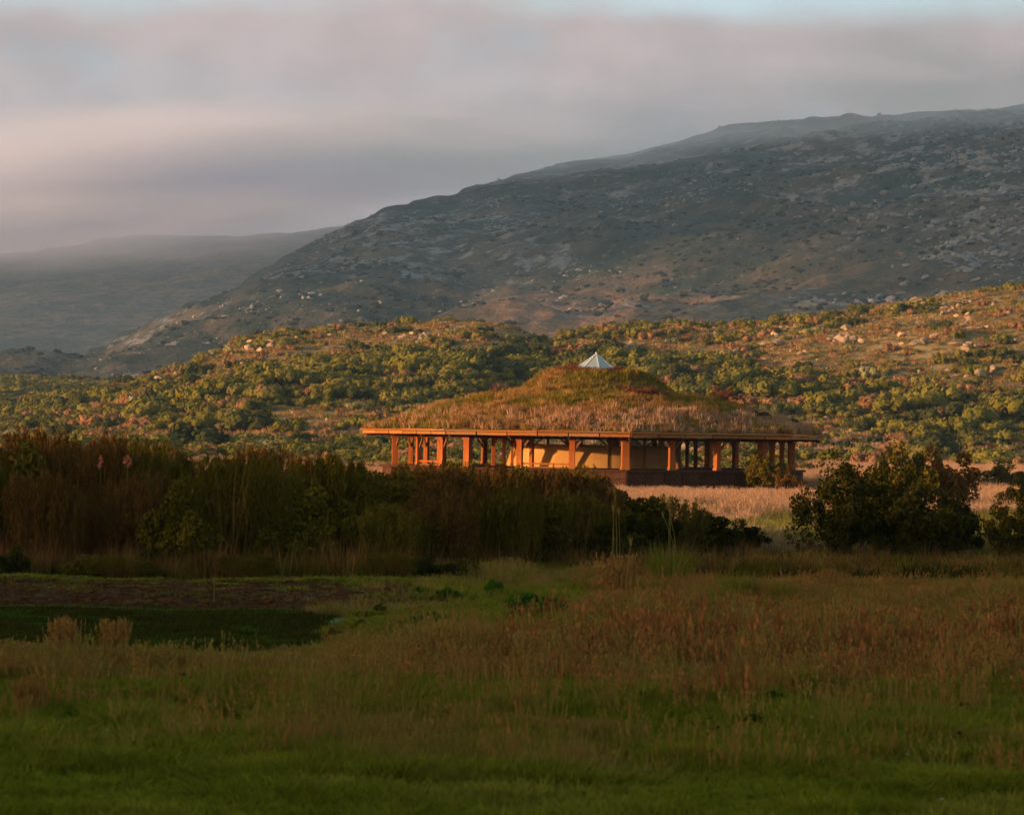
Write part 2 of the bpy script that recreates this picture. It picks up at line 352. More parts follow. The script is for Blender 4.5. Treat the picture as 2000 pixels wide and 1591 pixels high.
# ------------------------------------------------------------------ air, mist, cloud
def volume_mat(name, colr, dens, build=None, aniso=0.0):
    m = bpy.data.materials.new(name); m.use_nodes = True; t = m.node_tree; t.nodes.clear()
    pv = N(t, 'ShaderNodeVolumePrincipled'); pv.inputs['Color'].default_value = (*colr, 1); pv.inputs['Density'].default_value = dens; pv.inputs['Anisotropy'].default_value = aniso
    if build: t.links.new(build(t), pv.inputs['Density'])
    o = N(t, 'ShaderNodeOutputMaterial'); t.links.new(pv.outputs[0], o.inputs['Volume']); return m
hb = MB(); hb.box((0, 0, 206), (9400, 9400, 424))
haze = tag(link('haze', hb.mesh('haze', volume_mat('air', (0.42, 0.68, 1.0), 1.0e-4))), 'thin blue evening air over the whole valley', kind='stuff')
def ico(sub):
    import bmesh
    bm = bmesh.new(); bmesh.ops.create_icosphere(bm, subdivisions=sub, radius=1.0)
    v = np.array([p.co[:] for p in bm.verts]); f = np.array([[q.index for q in p.verts] for p in bm.faces]); bm.free(); return v, f
IV3, IF3 = ico(3); IV2, IF2 = ico(2); IV4, IF4 = ico(4); IV1, IF1 = ico(1)
def mist(px, py, D, rad, dens, nsc, colr, tilt=0.0):
    def build(t):
        tc = N(t, 'ShaderNodeTexCoord'); ln = t.nodes.new('ShaderNodeVectorMath'); ln.operation = 'LENGTH'; t.links.new(tc.outputs['Object'], ln.inputs[0])
        fall = Ramp(t, ln.outputs['Value'], 1.0, 0.30)
        no = N(t, 'ShaderNodeTexNoise', i_Scale=nsc, i_Detail=3); t.links.new(tc.outputs['Object'], no.inputs[0])
        return Mth(t, 'MULTIPLY', Mth(t, 'MULTIPLY', fall, Ramp(t, no.outputs[0], 0.25, 0.75)), dens)
    o = link('mountain_mist', np_mesh('mountain_mist', IV3 * 1.02, IF3, volume_mat('mist', colr, dens, build)), None, at(px, py, D), None, rad); o.rotation_euler[1] = -tilt
    return o
tag(mist(60, 392, 3280, (700, 560, 96), 0.016, 2.2, (0.82, 0.85, 1.0), R(6)), 'grey cloud lying on the mountain shoulder at the upper end of the valley', kind='stuff')
tag(mist(300, 450, 2850, (430, 320, 46), 0.0026, 3.0, (0.72, 0.76, 0.92), R(5)), 'low mist lying along the far ridge where it meets the cloud', kind='stuff')
tag(mist(1960, 160, 2050, (330, 400, 54), 0.0050, 3.0, (0.95, 0.97, 0.99)), 'thin veil of mist over the rocky mountain summit', kind='stuff')
tag(mist(1130, 300, 2300, (380, 330, 46), 0.0065, 3.0, (0.95, 0.97, 0.99)), 'thin mist brushing the middle of the mountain ridge', kind='stuff')
# added bank outside the view, placed and shaped to throw shade on the mountain
cv = []; cf = []
for i in range(13):
    v0 = 1000 + i * 105; s0 = 3100 + rng.normal(0, 60)
    cx = -math.cos(SUN_AZ) * v0 - math.sin(SUN_AZ) * s0; cy = math.sin(SUN_AZ) * v0 - math.cos(SUN_AZ) * s0
    P = IV3 * (1 + 0.22 * (fbm(IV3[:, 0] * 2 + i, IV3[:, 1] * 2 + IV3[:, 2], 3) - 0.5)[:, None]) * (190, 190, 235 + 20 * rng.random())
    cf.append(IF3 + len(cv) * len(IV3)); cv.append(P + (cx, cy, 672 + rng.normal(0, 14)))
shade_cloud_m = mat('cloud', [(0.75, 0.75, 0.77), (0.8, 0.8, 0.8)], 0.01)
tag(link('cloud', np_mesh('cloud', np.concatenate(cv), np.concatenate(cf), shade_cloud_m, True)), 'long cloud bank added out of view to shade the mountain', kind='structure')

# ------------------------------------------------------------------ plant prototypes
G = {
 'green': mat('fresh grass', [(0.095, 0.112, 0.004), (0.215, 0.225, 0.012)], 1.2, rnd=0.6, coord='World'),
 'olive': mat('olive grass', [(0.13, 0.130, 0.010), (0.27, 0.24, 0.028)], 1.2, rnd=0.6, coord='World'),
 'tan': mat('dry grass', [(0.19, 0.125, 0.022), (0.34, 0.22, 0.052)], 1.2, rnd=0.6, coord='World'),
 'pink': mat('seeding grass', [(0.24, 0.11, 0.026), (0.40, 0.20, 0.052)], 1.5, rnd=0.6, coord='World'),
 'field': mat('sun bleached grass', [(0.40, 0.215, 0.115), (0.52, 0.32, 0.19)], 0.5, rnd=0.6, coord='World'),
 'rust': mat('rusty dock seed', [(0.24, 0.080, 0.022), (0.42, 0.165, 0.050)], 3, rnd=0.6, coord='World'),
 'russet': mat('russet twigs', [(0.085, 0.042, 0.007), (0.17, 0.080, 0.016)], 2.0, rnd=0.5, coord='World'),
 'ofol': mat('olive foliage', [(0.068, 0.052, 0.004), (0.16, 0.115, 0.010)], 2.0, rnd=0.5, coord='World'),
 'dfol': mat('dark foliage', [(0.026, 0.026, 0.003), (0.060, 0.052, 0.005)], 2.0, rnd=0.4, coord='World'),
 'bfol': mat('bright foliage', [(0.024, 0.085, 0.006), (0.060, 0.165, 0.010)], 2.0, rnd=0.4, coord='World'),
 'stem': mat('dead stems', [(0.075, 0.032, 0.008), (0.26, 0.125, 0.034)], 4.0, rnd=0.5, coord='World'),
 'bark': mat('grey brown bark', [(0.05, 0.032, 0.02), (0.09, 0.06, 0.04)], 8, bump=0.4),
 'hgreen': mat('sunlit green scrub', [(0.125, 0.112, 0.015), (0.215, 0.18, 0.026)], 0.3, rnd=0.7, coord='World'),
 'holive': mat('olive scrub', [(0.15, 0.13, 0.026), (0.247, 0.195, 0.042)], 0.3, rnd=0.7, coord='World'),
 'hdark': mat('dark scrub', [(0.040, 0.048, 0.012), (0.09, 0.09, 0.02)], 0.3, rnd=0.7, coord='World'),
 'hheath': mat('bleached heath grass', [(0.30, 0.18, 0.055), (0.46, 0.30, 0.11)], 0.3, rnd=0.6, coord='World'),
 'hrust': mat('dry heath', [(0.208, 0.098, 0.039), (0.351, 0.182, 0.078)], 0.3, rnd=0.7, coord='World'),
 'hpale': mat('pale grey green scrub', [(0.24, 0.21, 0.08), (0.33, 0.29, 0.13)], 0.3, rnd=0.5, coord='World'),
 'rock': mat('weathered rock', [(0.30, 0.19, 0.11), (0.50, 0.36, 0.23)], 0.8, rnd=0.4, bump=0.5, coord='World'),
 'mrock': mat('grey mountain rock', [(0.14, 0.135, 0.13), (0.27, 0.26, 0.25)], 0.12, rnd=0.6, bump=0.6, coord='World'),
 'mscrub': mat('mountain scrub', [(0.020, 0.026, 0.014), (0.055, 0.050, 0.025)], 0.1, rnd=0.8, coord='World'),
}
def tuft(name, m, n, h, spread, wdt, lean=0.35, head=0.0, hm=None, curve=0.5):
    """n blades; head > 0 adds a seed head of that length at the tip"""
    V = []; Fq = []
    Vh = []
    for i in range(n):
        a = rng.random() * 2 * math.pi; r = spread * math.sqrt(rng.random()) ; bx, by = r * math.cos(a), r * math.sin(a)
        la = a + rng.normal(0, 0.8); L = h * (0.55 + 0.45 * rng.random()); ln = lean * rng.random() + 0.03
        dx, dy = math.cos(la) * ln * L, math.sin(la) * ln * L
        ta = rng.random() * math.pi; wx, wy = math.cos(ta) * wdt / 2, math.sin(ta) * wdt / 2
        k = len(V)
        for j, tt in enumerate((0, 0.5, 1.0)):
            q = tt ** (1 + curve); ww = (1, 0.75, 0.12)[j]
            cx, cy, cz = bx + dx * q, by + dy * q, L * tt * (1 - 0.25 * ln * tt)
            V += [(cx - wx * ww, cy - wy * ww, cz), (cx + wx * ww, cy + wy * ww, cz)]
        Fq += [(k, k + 1, k + 3, k + 2), (k + 2, k + 3, k + 5, k + 4)]
        if head:
            for q in range(7):
                hz = cz - head * (q / 7.0) + rng.normal(0, head * 0.05); hw = head * 0.055 * (0.6 + 0.8 * rng.random()); ang = rng.random() * 3.14
                ox, oy = cx - dx * 0.25 * q / 5 + rng.normal(0, hw * 0.4), cy + rng.normal(0, hw * 0.4)
                ux, uy = math.cos(ang) * hw, math.sin(ang) * hw
                Vh += [(ox - ux, oy - uy, hz), (ox, oy, hz - hw * 2.0), (ox + ux, oy + uy, hz), (ox, oy, hz + hw * 2.2)]
    nb = len(Fq); kv = len(V)
    V += Vh; Fq += [(kv + 4 * i, kv + 4 * i + 1, kv + 4 * i + 2, kv + 4 * i + 3) for i in range(len(Vh) // 4)]
    me = np_mesh(name, V, Fq, m)
    if head and hm:
        me.materials.append(hm); me.polygons.foreach_set('material_index', [0] * nb + [1] * (len(Fq) - nb))
    return me
def leaves(cent, size, up=0.0, asp=0.45, nrm=None):
    """a rhombic leaf at every centre"""
    n = len(cent); a = rng.normal(size=(n, 3)); a[:, 2] += up * 3; a /= np.linalg.norm(a, axis=1)[:, None]
    b = rng.normal(size=(n, 3)); b -= (b * a).sum(1)[:, None] * a; b /= np.linalg.norm(b, axis=1)[:, None]
    if nrm is not None:
        q = nrm + rng.normal(size=(n, 3)) * 0.35; q /= np.linalg.norm(q, axis=1)[:, None]; a = np.cross(q, b); a /= np.linalg.norm(a, axis=1)[:, None]; b = np.cross(q, a)
    s = (size * (0.6 + 0.8 * rng.random(n)))[:, None]
    V = np.stack([cent - a * s, cent + b * s * asp, cent + a * s, cent - b * s * asp], 1).reshape(-1, 3)
    i = np.arange(n)[:, None] * 4 + np.arange(4)[None, :]
    return V, i
def clump_points(centres, radii, n, shell=0.55):
    k = rng.integers(0, len(centres), n); d = rng.normal(size=(n, 3)); d /= np.linalg.norm(d, axis=1)[:, None]
    r = (shell + (1 - shell) * rng.random(n)) * radii[k]
    return centres[k] + d * r[:, None]
def far_bush(name, m, seed, n=620, flat=0.75, leaf=0.095, nc=12):
    rg = np.random.default_rng(seed); cs = rg.normal(size=(nc, 3)) * (0.42, 0.42, 0.2); cs[:, 2] = np.abs(cs[:, 2]) * flat + 0.35
    ra = 0.26 + 0.24 * rg.random(nc)
    kk = rng.integers(0, nc, n); dd = rng.normal(size=(n, 3)); dd /= np.linalg.norm(dd, axis=1)[:, None]; P = cs[kk] + dd * ((0.8 + 0.2 * rng.random(n)) * ra[kk])[:, None]; ok_ = P[:, 2] > -0.05; P = P[ok_]
    V, Fq = leaves(P, leaf, 0.0, 0.6, dd[ok_] + 0.5 * (P - (0, 0, 0.3)))
    # dense inside: small lumps under the leaves
    Vs = [V]; Fs = [Fq]; k = len(V)
    me_v = V; tri = []
    for c, r in zip(cs, ra):
        q = IV1 * r * 0.66 * (1 + 0.2 * rg.random((len(IV1), 1))) + c
        Vs.append(q); tri.append(IF1 + k); k += len(q)
    me = bpy.data.meshes.new(name); me.from_pydata(np.concatenate(Vs).tolist(), [], [tuple(q) for q in Fq.tolist()] + [tuple(q) for q in np.concatenate(tri).tolist()]); me.update()
    me.materials.append(m); return me
def boulder(name, m, seed, sub=2, sq=(1, 0.8, 0.7)):
    rg = np.random.default_rng(seed); v, f = (IV2, IF2) if sub == 2 else (IV1, IF1)
    P = v.copy()
    for i in range(16):          # cut by random planes: angular faces
        d = rg.normal(size=3); d /= np.linalg.norm(d); q = P @ d; lim = 0.45 + 0.3 * rg.random(); over = np.maximum(q - lim, 0); P = P - over[:, None] * d
    return np_mesh(name, P * sq, f, m)
# ------------------------------------------------------------------ hill scrub
zone_cols = ['hgreen', 'holive', 'hdark', 'hrust', 'hpale']
hb_protos = []
for kname in zone_cols:
    for j in range(3): hb_protos.append(far_bush('scrub_' + kname + str(j), G[kname], 100 + len(hb_protos), 620))
cand = []
Dc = 290 + (1000 - 290) * rng.random(60000) ** 1.15; pc = rng.uniform(-150, 2150, 60000)
xc = (pc - 1000) / F * Dc; zc = hill_z(pc, Dc); yc = horA(pc) - zc / Dc * F
gn = fbm(xc / 22, Dc / 22, 4); gs = fbm(xc / 6 + 50, Dc / 6, 3); dn = fbm(xc / 40 + 9, Dc / 40, 3)
# green thicket belts run along the lower slopes, dry heath and rock on top
belt = np.exp(-((yc - interp(pc, [(-200, 790), (0, 775), (200, 800), (400, 785), (600, 745), (900, 720), (1100, 710), (1400, 745), (1700, 790), (2150, 790)])) / 42.0) ** 2)
prob = np.clip(0.32 + 0.65 * belt + (gn - 0.5) * 1.8, 0.06, 1)
keep = rng.random(60000) < prob * np.clip(Dc / 640, 0.45, 1) * 0.85
hillpts = []
for i in np.nonzero(keep)[0]:
    g = gn[i] + 0.24 * (belt[i] - 0.4) + rng.normal(0, 0.08)
    if g > 0.66: ki = 0 if rng.random() < 0.72 else 2
    elif g > 0.52: ki = rng.choice([0, 1, 2, 3], p=[0.38, 0.34, 0.13, 0.15])
    else: ki = rng.choice([1, 3, 2, 4, 0], p=[0.30, 0.48, 0.08, 0.05, 0.09])
    s = (0.5 + 1.6 * rng.random() ** 2.6) * (1.3 if ki in (0, 2) else 0.95) * (0.75 + 0.5 * belt[i])
    hillpts.append((xc[i], Dc[i], zc[i] - 0.1 * s, rng.random() * 6.28, s, 0.7 + 0.4 * rng.random(), ki * 3 + rng.integers(0, 3), pc[i], yc[i], ki))
for i in range(1900):
    D = rng.uniform(165, 310); px = rng.uniform(-150, 1560) if rng.random() < 0.86 else rng.uniform(1560, 2100)
    if px > 1560 and D < 262: continue
    if px > 1560 and D < 285 and rng.random() < 0.8: continue
    x = (px - 1000) / F * D; ki = int(rng.choice([0, 1, 2, 3], p=[0.22, 0.30, 0.30, 0.18])); s = (0.8 + 0.9 * rng.random() ** 2) * (0.7 + 0.5 * max(D - 190, 0) / 120)
    zz = max(float(ground_z(x, D)), float(hill_z(np.array([px]), np.array([D]))[0]) if D > 286 else -9)
    hillpts.append((x, D, zz - 0.1, i, s, 0.7 + 0.3 * rng.random(), ki * 3 + i % 3, px, 999, ki))
hillpts = np.array(hillpts)
inview = (hillpts[:, 7] > -10) & (hillpts[:, 7] < 2010) & ~((hillpts[:, 7] > 700) & (hillpts[:, 7] < 1560) & (hillpts[:, 8] > 790)) & (hillpts[:, 8] < 990)
size_px = np.where(inview, hillpts[:, 4] / hillpts[:, 1], 0)
order = np.argsort(-size_px)
BIG = 270
cname = ['sunlit yellow green', 'olive green', 'dark green', 'rusty brown dry', 'pale grey green']
for i in order[:BIG]:
    p = hillpts[i]; ki = int(p[9])
    o = link('hillside_bush', hb_protos[int(p[6])], None, p[:3], p[3], (p[4], p[4], p[4] * p[5]))
    where = ('low hill beyond the dark thicket' if p[7] < 700 else 'slope directly behind the turf roof' if p[7] < 1560 else 'slope to the side of the pavilion')
    if p[7] < 700: where = ('flat end of the low hill' if p[7] < 230 else 'low hill beneath its pale slabs' if p[7] < 430 else 'low hill beneath the outcrop' if p[7] < 580 else 'low hill toward the eave')
    elif p[7] < 1560: where = 'slope behind the roof\'s sunny side' if p[7] < 950 else 'slope behind the skylight' if p[7] < 1330 else 'slope behind the roof\'s shaded side'
    else: where = 'slope between pavilion and big bushes' if p[7] < 1700 else 'slope above the big dark bushes' if p[7] < 1880 else 'slope at the far end'
    fold = 'at the foot of the ' if p[1] < 370 else 'halfway up the ' if p[1] < 450 else 'high on the '
    tag(o, '%s bush %s%s' % (cname[ki], fold, where), 'bush', '%s bushes %s%s' % (cname[ki], fold, where))
rest = hillpts[order[BIG:]]
scatter('hillside_scrub', rest[:, :7], hb_protos, label='dense low scrub of green and rusty bushes covering the sunlit hills')
print('hill bushes', len(hillpts))
# named clumps on the hill that stand out
for (px, py, D, s, ki, lab) in [(505, 872, 300, 1.7, 4, 'round pale cream green bush, the first of two beside the thicket top'), (547, 871, 300, 1.8, 4, 'round pale cream green bush, the second of two, nearer the pavilion'),
        (395, 850, 300, 3.6, 2, 'broad dark green bush above the thicket on bare orange ground'), (480, 842, 330, 3.4, 2, 'dark blue green bush mass at the hill foot behind the pale bushes'), (1825, 850, 310, 3.4, 2, 'dark green bush beside the bare band of dry grass'),
        (1690, 862, 300, 2.4, 1, 'olive bush just beyond the eave end of the pavilion'), (1600, 880, 280, 2.1, 0, 'yellow green bush low behind the pavilion corner'), (1760, 845, 310, 2.8, 3, 'reddish brown bush between dark scrub at the hill foot'), (1930, 850, 300, 2.6, 0, 'large green bush at the foot of the far slope near the frame edge')]:
    p = at(px, py, D); hz = max(float(hill_z(np.array([px]), np.array([D]))[0]), float(ground_z(p.x, D)))
    tag(link('hillside_bush', hb_protos[ki * 3], None, (p.x, D, hz - 0.2), px, (s, s, s * 0.85)), lab, 'bush')
# rocks on the hills
rk = [boulder('boulder_shape%d' % i, G['rock'], 200 + i, 2, (1, 0.75, 0.45 + 0.14 * i)) for i in range(5)]
spots = [(822, 668, 8, 'upright pale boulder stack on the hill crest'), (500, 680, 12, 'pale rock outcrop near the top of the low hill'), (322, 752, 9, 'pale slabs at the descending end of the low hill'), (790, 655, 5, 'scattered pale boulders on the hill crest'), (855, 712, 4, 'pale boulders below the crest stack'),
         (1655, 665, 10, 'pale boulders on the upper slope beside the mountain foot'), (1820, 598, 6, 'pale slabs along the hill top'), (1860, 620, 7, 'broken rock band under the hill top'), (1905, 640, 6, 'broken pale rocks high on the slope'), (1790, 668, 6, 'low pale rocks on rusty heath'), (1890, 690, 5, 'boulders in rusty heath on the far slope'), (1885, 735, 6, 'small pink boulders above the green belt'),
         (1500, 745 - 75, 5, 'pale rocks on the crest behind the skylight'), (1380, 712, 4, 'small rocks behind the roof mound'), (1665, 632, 4, 'flat pale slab near the hill top')]
def hill_D(px, py):
    Ds = np.linspace(292, 700, 240); z = hill_z(np.full(240, float(px)), Ds); yy = horA(px) - z / Ds * F
    k = np.nonzero(yy <= py)[0]
    return float(Ds[k[0]]) if len(k) else None
for (px, py, n, lab) in spots:
    for j in range(int(n * 1.6)):
        qx = px + rng.normal(0, 20); qy = py + rng.normal(0, 7); D = hill_D(qx, max(qy, 0))
        if D is None: continue
        z = float(hill_z(np.array([qx]), np.array([D]))[0]); s = 0.36 + 0.85 * rng.random() ** 1.6
        tag(link('boulder', rk[j % 5], None, ((qx - 1000) / F * D, D, z + 0.35 * s), rng.random() * 6.28, (s * 1.3, s, s)), lab, 'boulder', lab)
sp = []
for i in range(4500):
    D = 300 + 400 * rng.random(); px = rng.uniform(-50, 2050); x = (px - 1000) / F * D
    if fbm(x / 18 + 30, D / 18, 3) < 0.5: continue
    z = float(hill_z(np.array([px]), np.array([D]))[0]); sp.append((x, D, z + 0.1, rng.random() * 6.28, 0.2 + 0.6 * rng.random() ** 2, 1, rng.integers(0, 5)))
scatter('hillside_rocks', sp, rk, label='small pale rocks strewn over the sunlit hills')
gt = [tuft('hill_tuft%d' % i, G[n], 34, 0.55, 0.6, 0.08, 0.9) for i, n in enumerate(['hheath', 'hrust', 'holive', 'field'])]
D = 288 + 420 * rng.random(26000); px = rng.uniform(-100, 2100, 26000); z = hill_z(px, D); x = (px - 1000) / F * D
fld = (D < 335).astype(int) * 3
wh = np.where((D < 335) & (rng.random(26000) < 0.7), 3, rng.integers(0, 3, 26000))
scatter('hillside_grass', np.stack([x, D, z, px, 0.7 + 0.6 * rng.random(26000), np.full(26000, 0.9), wh], 1), gt, label='rusty dry heath grass on the hills')
# mountain rocks and scrub
mr = [boulder('crag_shape%d' % i, G['mrock'], 300 + i, 2, (1, 0.8, 0.6)) for i in range(4)]
mp_ = []
n = 80000; px = rng.uniform(150, 2080, n); D = rng.uniform(950, 2480, n); x = (px - 1000) / F * D; z = mount_z(px, D); yy = horA(px) - z / D * F
dens = 0.10 * smooth(fbm(x / 70 + 7, D / 110 + 3, 4), 0.48, 0.62)
for (cx, cy, rx, ry, a) in [(1930, 440, 60, 60, 1.0), (1880, 500, 90, 45, 0.6), (1700, 430, 110, 22, 0.6), (1880, 300, 150, 50, 0.5), (1500, 370, 120, 25, 0.4), (1100, 530, 90, 15, 0.8), (1320, 380, 80, 35, 0.35), (960, 410, 60, 30, 0.4), (680, 470, 70, 30, 0.3), (1560, 400, 60, 14, 0.5)]:
    dens = dens + a * 0.62 * np.exp(-((px - cx) / rx) ** 2 - ((yy - cy) / ry) ** 2) * (0.3 + 1.4 * (fbm(px / 25, yy / 14, 3) > 0.5))
sel = rng.random(n) < dens
mpt = np.stack([x, D, z + 0.4, px, (0.5 + 2.2 * rng.random(n) ** 3) * np.where(px > 1650, 1.7, 1.0), 0.6 + 0.5 * rng.random(n), rng.integers(0, 4, n)], 1)[sel]
scatter('mountain_rocks', mpt, mr, label='grey rock outcrops broken over the mountain slope', tilt=0.3)
ms = [far_bush('mountain_scrub_shape%d' % i, G['mscrub'], 400 + i, 90, 0.7, 0.3, 5) for i in range(3)]
n = 22000; px = rng.uniform(-50, 2080, n); D = rng.uniform(950, 2480, n); x = (px - 1000) / F * D; z = mount_z(px, D)
sel = (rng.random(n) < 0.03 + 0.55 * (fbm(x / 50, D / 50, 4) > 0.5)) & (D < np.interp(px, [0, 700, 1200, 2000], [1500, 2100, 2450, 2450]) * 0.9)
scatter('mountain_scrub', np.stack([x, D, z - 0.3, px, 1.0 + 1.9 * rng.random(n) ** 2, np.full(n, 0.7), rng.integers(0, 3, n)], 1)[sel], ms, label='dark heath scrub patches on the mountain slope')

# ------------------------------------------------------------------ the pavilion
def wood(name, a, b): return mat(name, [a, b], 3.0, rough=0.7, bump=0.25, stretch=(1, 1, 0.25), rnd=0.45, bscale=18)
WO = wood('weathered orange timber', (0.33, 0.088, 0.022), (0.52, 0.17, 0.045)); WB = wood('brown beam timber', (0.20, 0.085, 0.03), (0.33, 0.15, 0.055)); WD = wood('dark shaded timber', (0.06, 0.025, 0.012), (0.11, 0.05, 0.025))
WF = mat('fascia board timber', [(0.24, 0.085, 0.024), (0.46, 0.20, 0.06)], 1.6, rough=0.7, rnd=0.75, bump=0.2)
MUD = mat('ochre mud plaster', [(0.56, 0.29, 0.09), (0.68, 0.38, 0.13)], 0.9, rough=0.95, bump=0.25, detail=7)
TURF = mat('roof turf', [(0.13, 0.085, 0.02), (0.27, 0.15, 0.05)], 0.8, rough=0.95, bump=0.6, coord='World')
PC = at(1163, 850, 135); PC.z = 0
pav = thing('pavilion', 'round timber pavilion with a grassy turf roof and a small glass pyramid on top', 'building', (PC.x, PC.y, -H))
A0 = R(6.5); NS = 8
EB, ET = H - 0.03, H + 0.24          # eave underside and turf edge above the ground
def pol(a, r, z=0.0): return Vector((r * math.sin(a), -r * math.cos(a), z))
def corner(k, r, z=0.0): return pol(A0 + k * math.pi / 4, r, z)
def side_pt(k, t, r, z=0.0): return corner(k, r, z).lerp(corner(k + 1, r, z), t)
# turf roof: eight-sided at the eave, round on top
prof = [(10.85, ET - 0.02), (10.4, ET + 0.14), (9.4, ET + 0.47), (8.2, ET + 0.84), (7.05, ET + 1.13), (6.1, ET + 1.40), (4.95, ET + 1.58), (4.2, ET + 1.66), (3.6, ET + 1.80), (3.0, ET + 2.28), (2.5, ET + 2.62), (1.5, ET + 2.74), (1.0, ET + 2.86), (0.2, ET + 2.88)]
def roof_r(a, r):               # radius of the octagon blended to a circle
    u = (a - A0) % (math.pi / 4) - math.pi / 8
    octo = math.cos(math.pi / 8) / math.cos(u); f = min(1, max(0, (r - 4.5) / 6.0)); return r * (octo * f + (1 - f) * 0.97)
pr = np.array(prof)[::-1]
def roof_z(a, r):
    x, y = r * math.sin(a), r * math.cos(a)
    return float(np.interp(r, pr[:, 0], pr[:, 1])) + (float(fbm(x / 1.6 + 30, y / 1.6 + 30, 3)) - 0.5) * 0.28 * min(1, (10.9 - r) / 1.0 + 0.15)
V = []; Fq = []; NA = 160; rs = np.linspace(10.85, 0.3, 46)
for r in rs:
    for k in range(NA):
        a = A0 + 2 * math.pi * k / NA; q = pol(a, roof_r(a, r), roof_z(a, r)); V.append(q[:])
for i in range(len(rs) - 1):
    for k in range(NA): Fq.append((i * NA + k, i * NA + (k + 1) % NA, (i + 1) * NA + (k + 1) % NA, (i + 1) * NA + k))
link('roof', np_mesh('roof', V, Fq, TURF, True), pav)
rt = [tuft('roof_tuft0', mat('roof dry grass', [(0.27, 0.14, 0.036), (0.48, 0.26, 0.075)], 0.7, rnd=0.5, coord='World'), 26, 0.26, 0.16, 0.022, 0.7),
      tuft('roof_tuft1', mat('roof green grass', [(0.15, 0.12, 0.014), (0.28, 0.195, 0.026)], 0.7, rnd=0.5, coord='World'), 26, 0.24, 0.16, 0.022, 0.7),
      tuft('roof_tuft2', mat('roof pink grass', [(0.40, 0.21, 0.12), (0.56, 0.33, 0.20)], 0.7, rnd=0.5, coord='World'), 22, 0.34, 0.14, 0.02, 0.5),
      tuft('roof_tuft3', mat('roof reddish grass', [(0.13, 0.05, 0.022), (0.24, 0.09, 0.04)], 0.7, rnd=0.5, coord='World'), 30, 0.24, 0.16, 0.022, 0.7)]
rp = []
for i in range(11500):
    r = 10.8 * math.sqrt(rng.random()); a = rng.random() * 2 * math.pi
    if r < 1.05: continue
    rr_ = roof_r(a, r); p = pol(a, rr_, roof_z(a, r) - 0.02)
    g = fbm((p.x + 60) / 2.6, (p.y + 60) / 2.6, 3)
    green = float(g) + 0.6 * (float(fbm((p.x + 30) / 0.8, (p.y + 90) / 0.8, 2)) - 0.5) + 0.10 * (r < 4.6) - 0.06 * (r > 7.5) + 0.08 * (p.x > 3)
    kk = 1 if green > 0.47 else 0
    if r > 8.0 and rng.random() < 0.34 * (0.4 + (p.x > -3)): kk = 2
    if r < 2.1 or rng.random() < 0.07: kk = 3
    rp.append((p.x, p.y, p.z, rng.random() * 6.28, 0.6 + 0.6 * rng.random(), 0.55 + 1.1 * float(fbm((p.x + 50) / 1.1, (p.y + 50) / 1.1, 2)), kk))
scatter('roof_grass', rp, rt, pav)
# eave: soffit boards, rafters, two courses of fascia boards
sof = MB()
for k in range(NS):
    for t in range(6):
        a, b = side_pt(k, t / 6 + 0.004, 10.7, EB + 0.02), side_pt(k, (t + 1) / 6 - 0.004, 10.7, EB + 0.02)
        c, d = side_pt(k, (t + 1) / 6 - 0.004, 3.0, EB + 0.55), side_pt(k, t / 6 + 0.004, 3.0, EB + 0.55)
        up = Vector((0, 0, 0.05)); sof.add([a, b, c, d, a + up, b + up, c + up, d + up], [(0, 1, 2, 3), (7, 6, 5, 4), (0, 4, 5, 1), (1, 5, 6, 2), (2, 6, 7, 3), (3, 7, 4, 0)])
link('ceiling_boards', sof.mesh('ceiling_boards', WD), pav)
def plank(name, a, b, th, hg, m, drop=0.0, parent=pav):
    a = Vector(a); b = Vector(b); mid = (a + b) / 2; L = (b - a).length
    mb = MB(); mb.box((0, 0, 0), (L, th, hg)); o = link(name, mb.mesh(name, m), parent)
    d = b - a; o.location = mid; o.rotation_euler = (random.gauss(0, 0.006), -math.atan2(d.z, math.hypot(d.x, d.y)) , math.atan2(d.y, d.x)); return o
for k in range(NS):
    nl = 6
    for t in range(nl):         # lower course
        j = random.gauss(0, 0.008)
        plank('fascia_board', side_pt(k, t / nl + 0.003, 10.82 + j, EB + 0.09), side_pt(k, (t + 1) / nl - 0.003, 10.82 + j, EB + 0.09 + random.gauss(0, 0.008)), 0.05, 0.135, WF)
    for t in range(2):          # thin upper course, proud of the lower one
        plank('edge_board', side_pt(k, t / 2 + 0.002, 10.90, EB + 0.205 + 0.012 * t), side_pt(k, (t + 1) / 2 - 0.002, 10.90, EB + 0.205 + 0.012 * t), 0.07, 0.06, WF)
for k in range(NS):
    for t in range(3):
        a = side_pt(k, t / 3, 10.6, EB - 0.03); b = side_pt(k, t / 3, 3.2, EB + 0.40)
        mb = MB(); mb.bar(a, b, 0.10, 0.12); link('rafter', mb.mesh('rafter', WD), pav)
# floor, dark base, steps of the platform
FL = 0.93
fb = MB(); ring = [corner(k, 10.0, FL) for k in range(8)]; rb = [corner(k, 10.0, FL - 0.10) for k in range(8)]
fb.add(ring + rb, [tuple(range(8))] + [tuple(range(15, 7, -1))] + [(k, k + 8, (k + 1) % 8 + 8, (k + 1) % 8) for k in range(8)])
link('floor_deck', fb.mesh('floor_deck', WD), pav)  # dark timber on the deck deepens the interior shade by colour
for k in range(NS):
    for t in range(8):
        for (zz, hh) in ((0.68, 0.27), (0.39, 0.27), (0.11, 0.25)):
            plank('base_board', side_pt(k, t / 8 + 0.003, 9.85, zz), side_pt(k, (t + 1) / 8 - 0.003, 9.85, zz), 0.05, hh, WD)
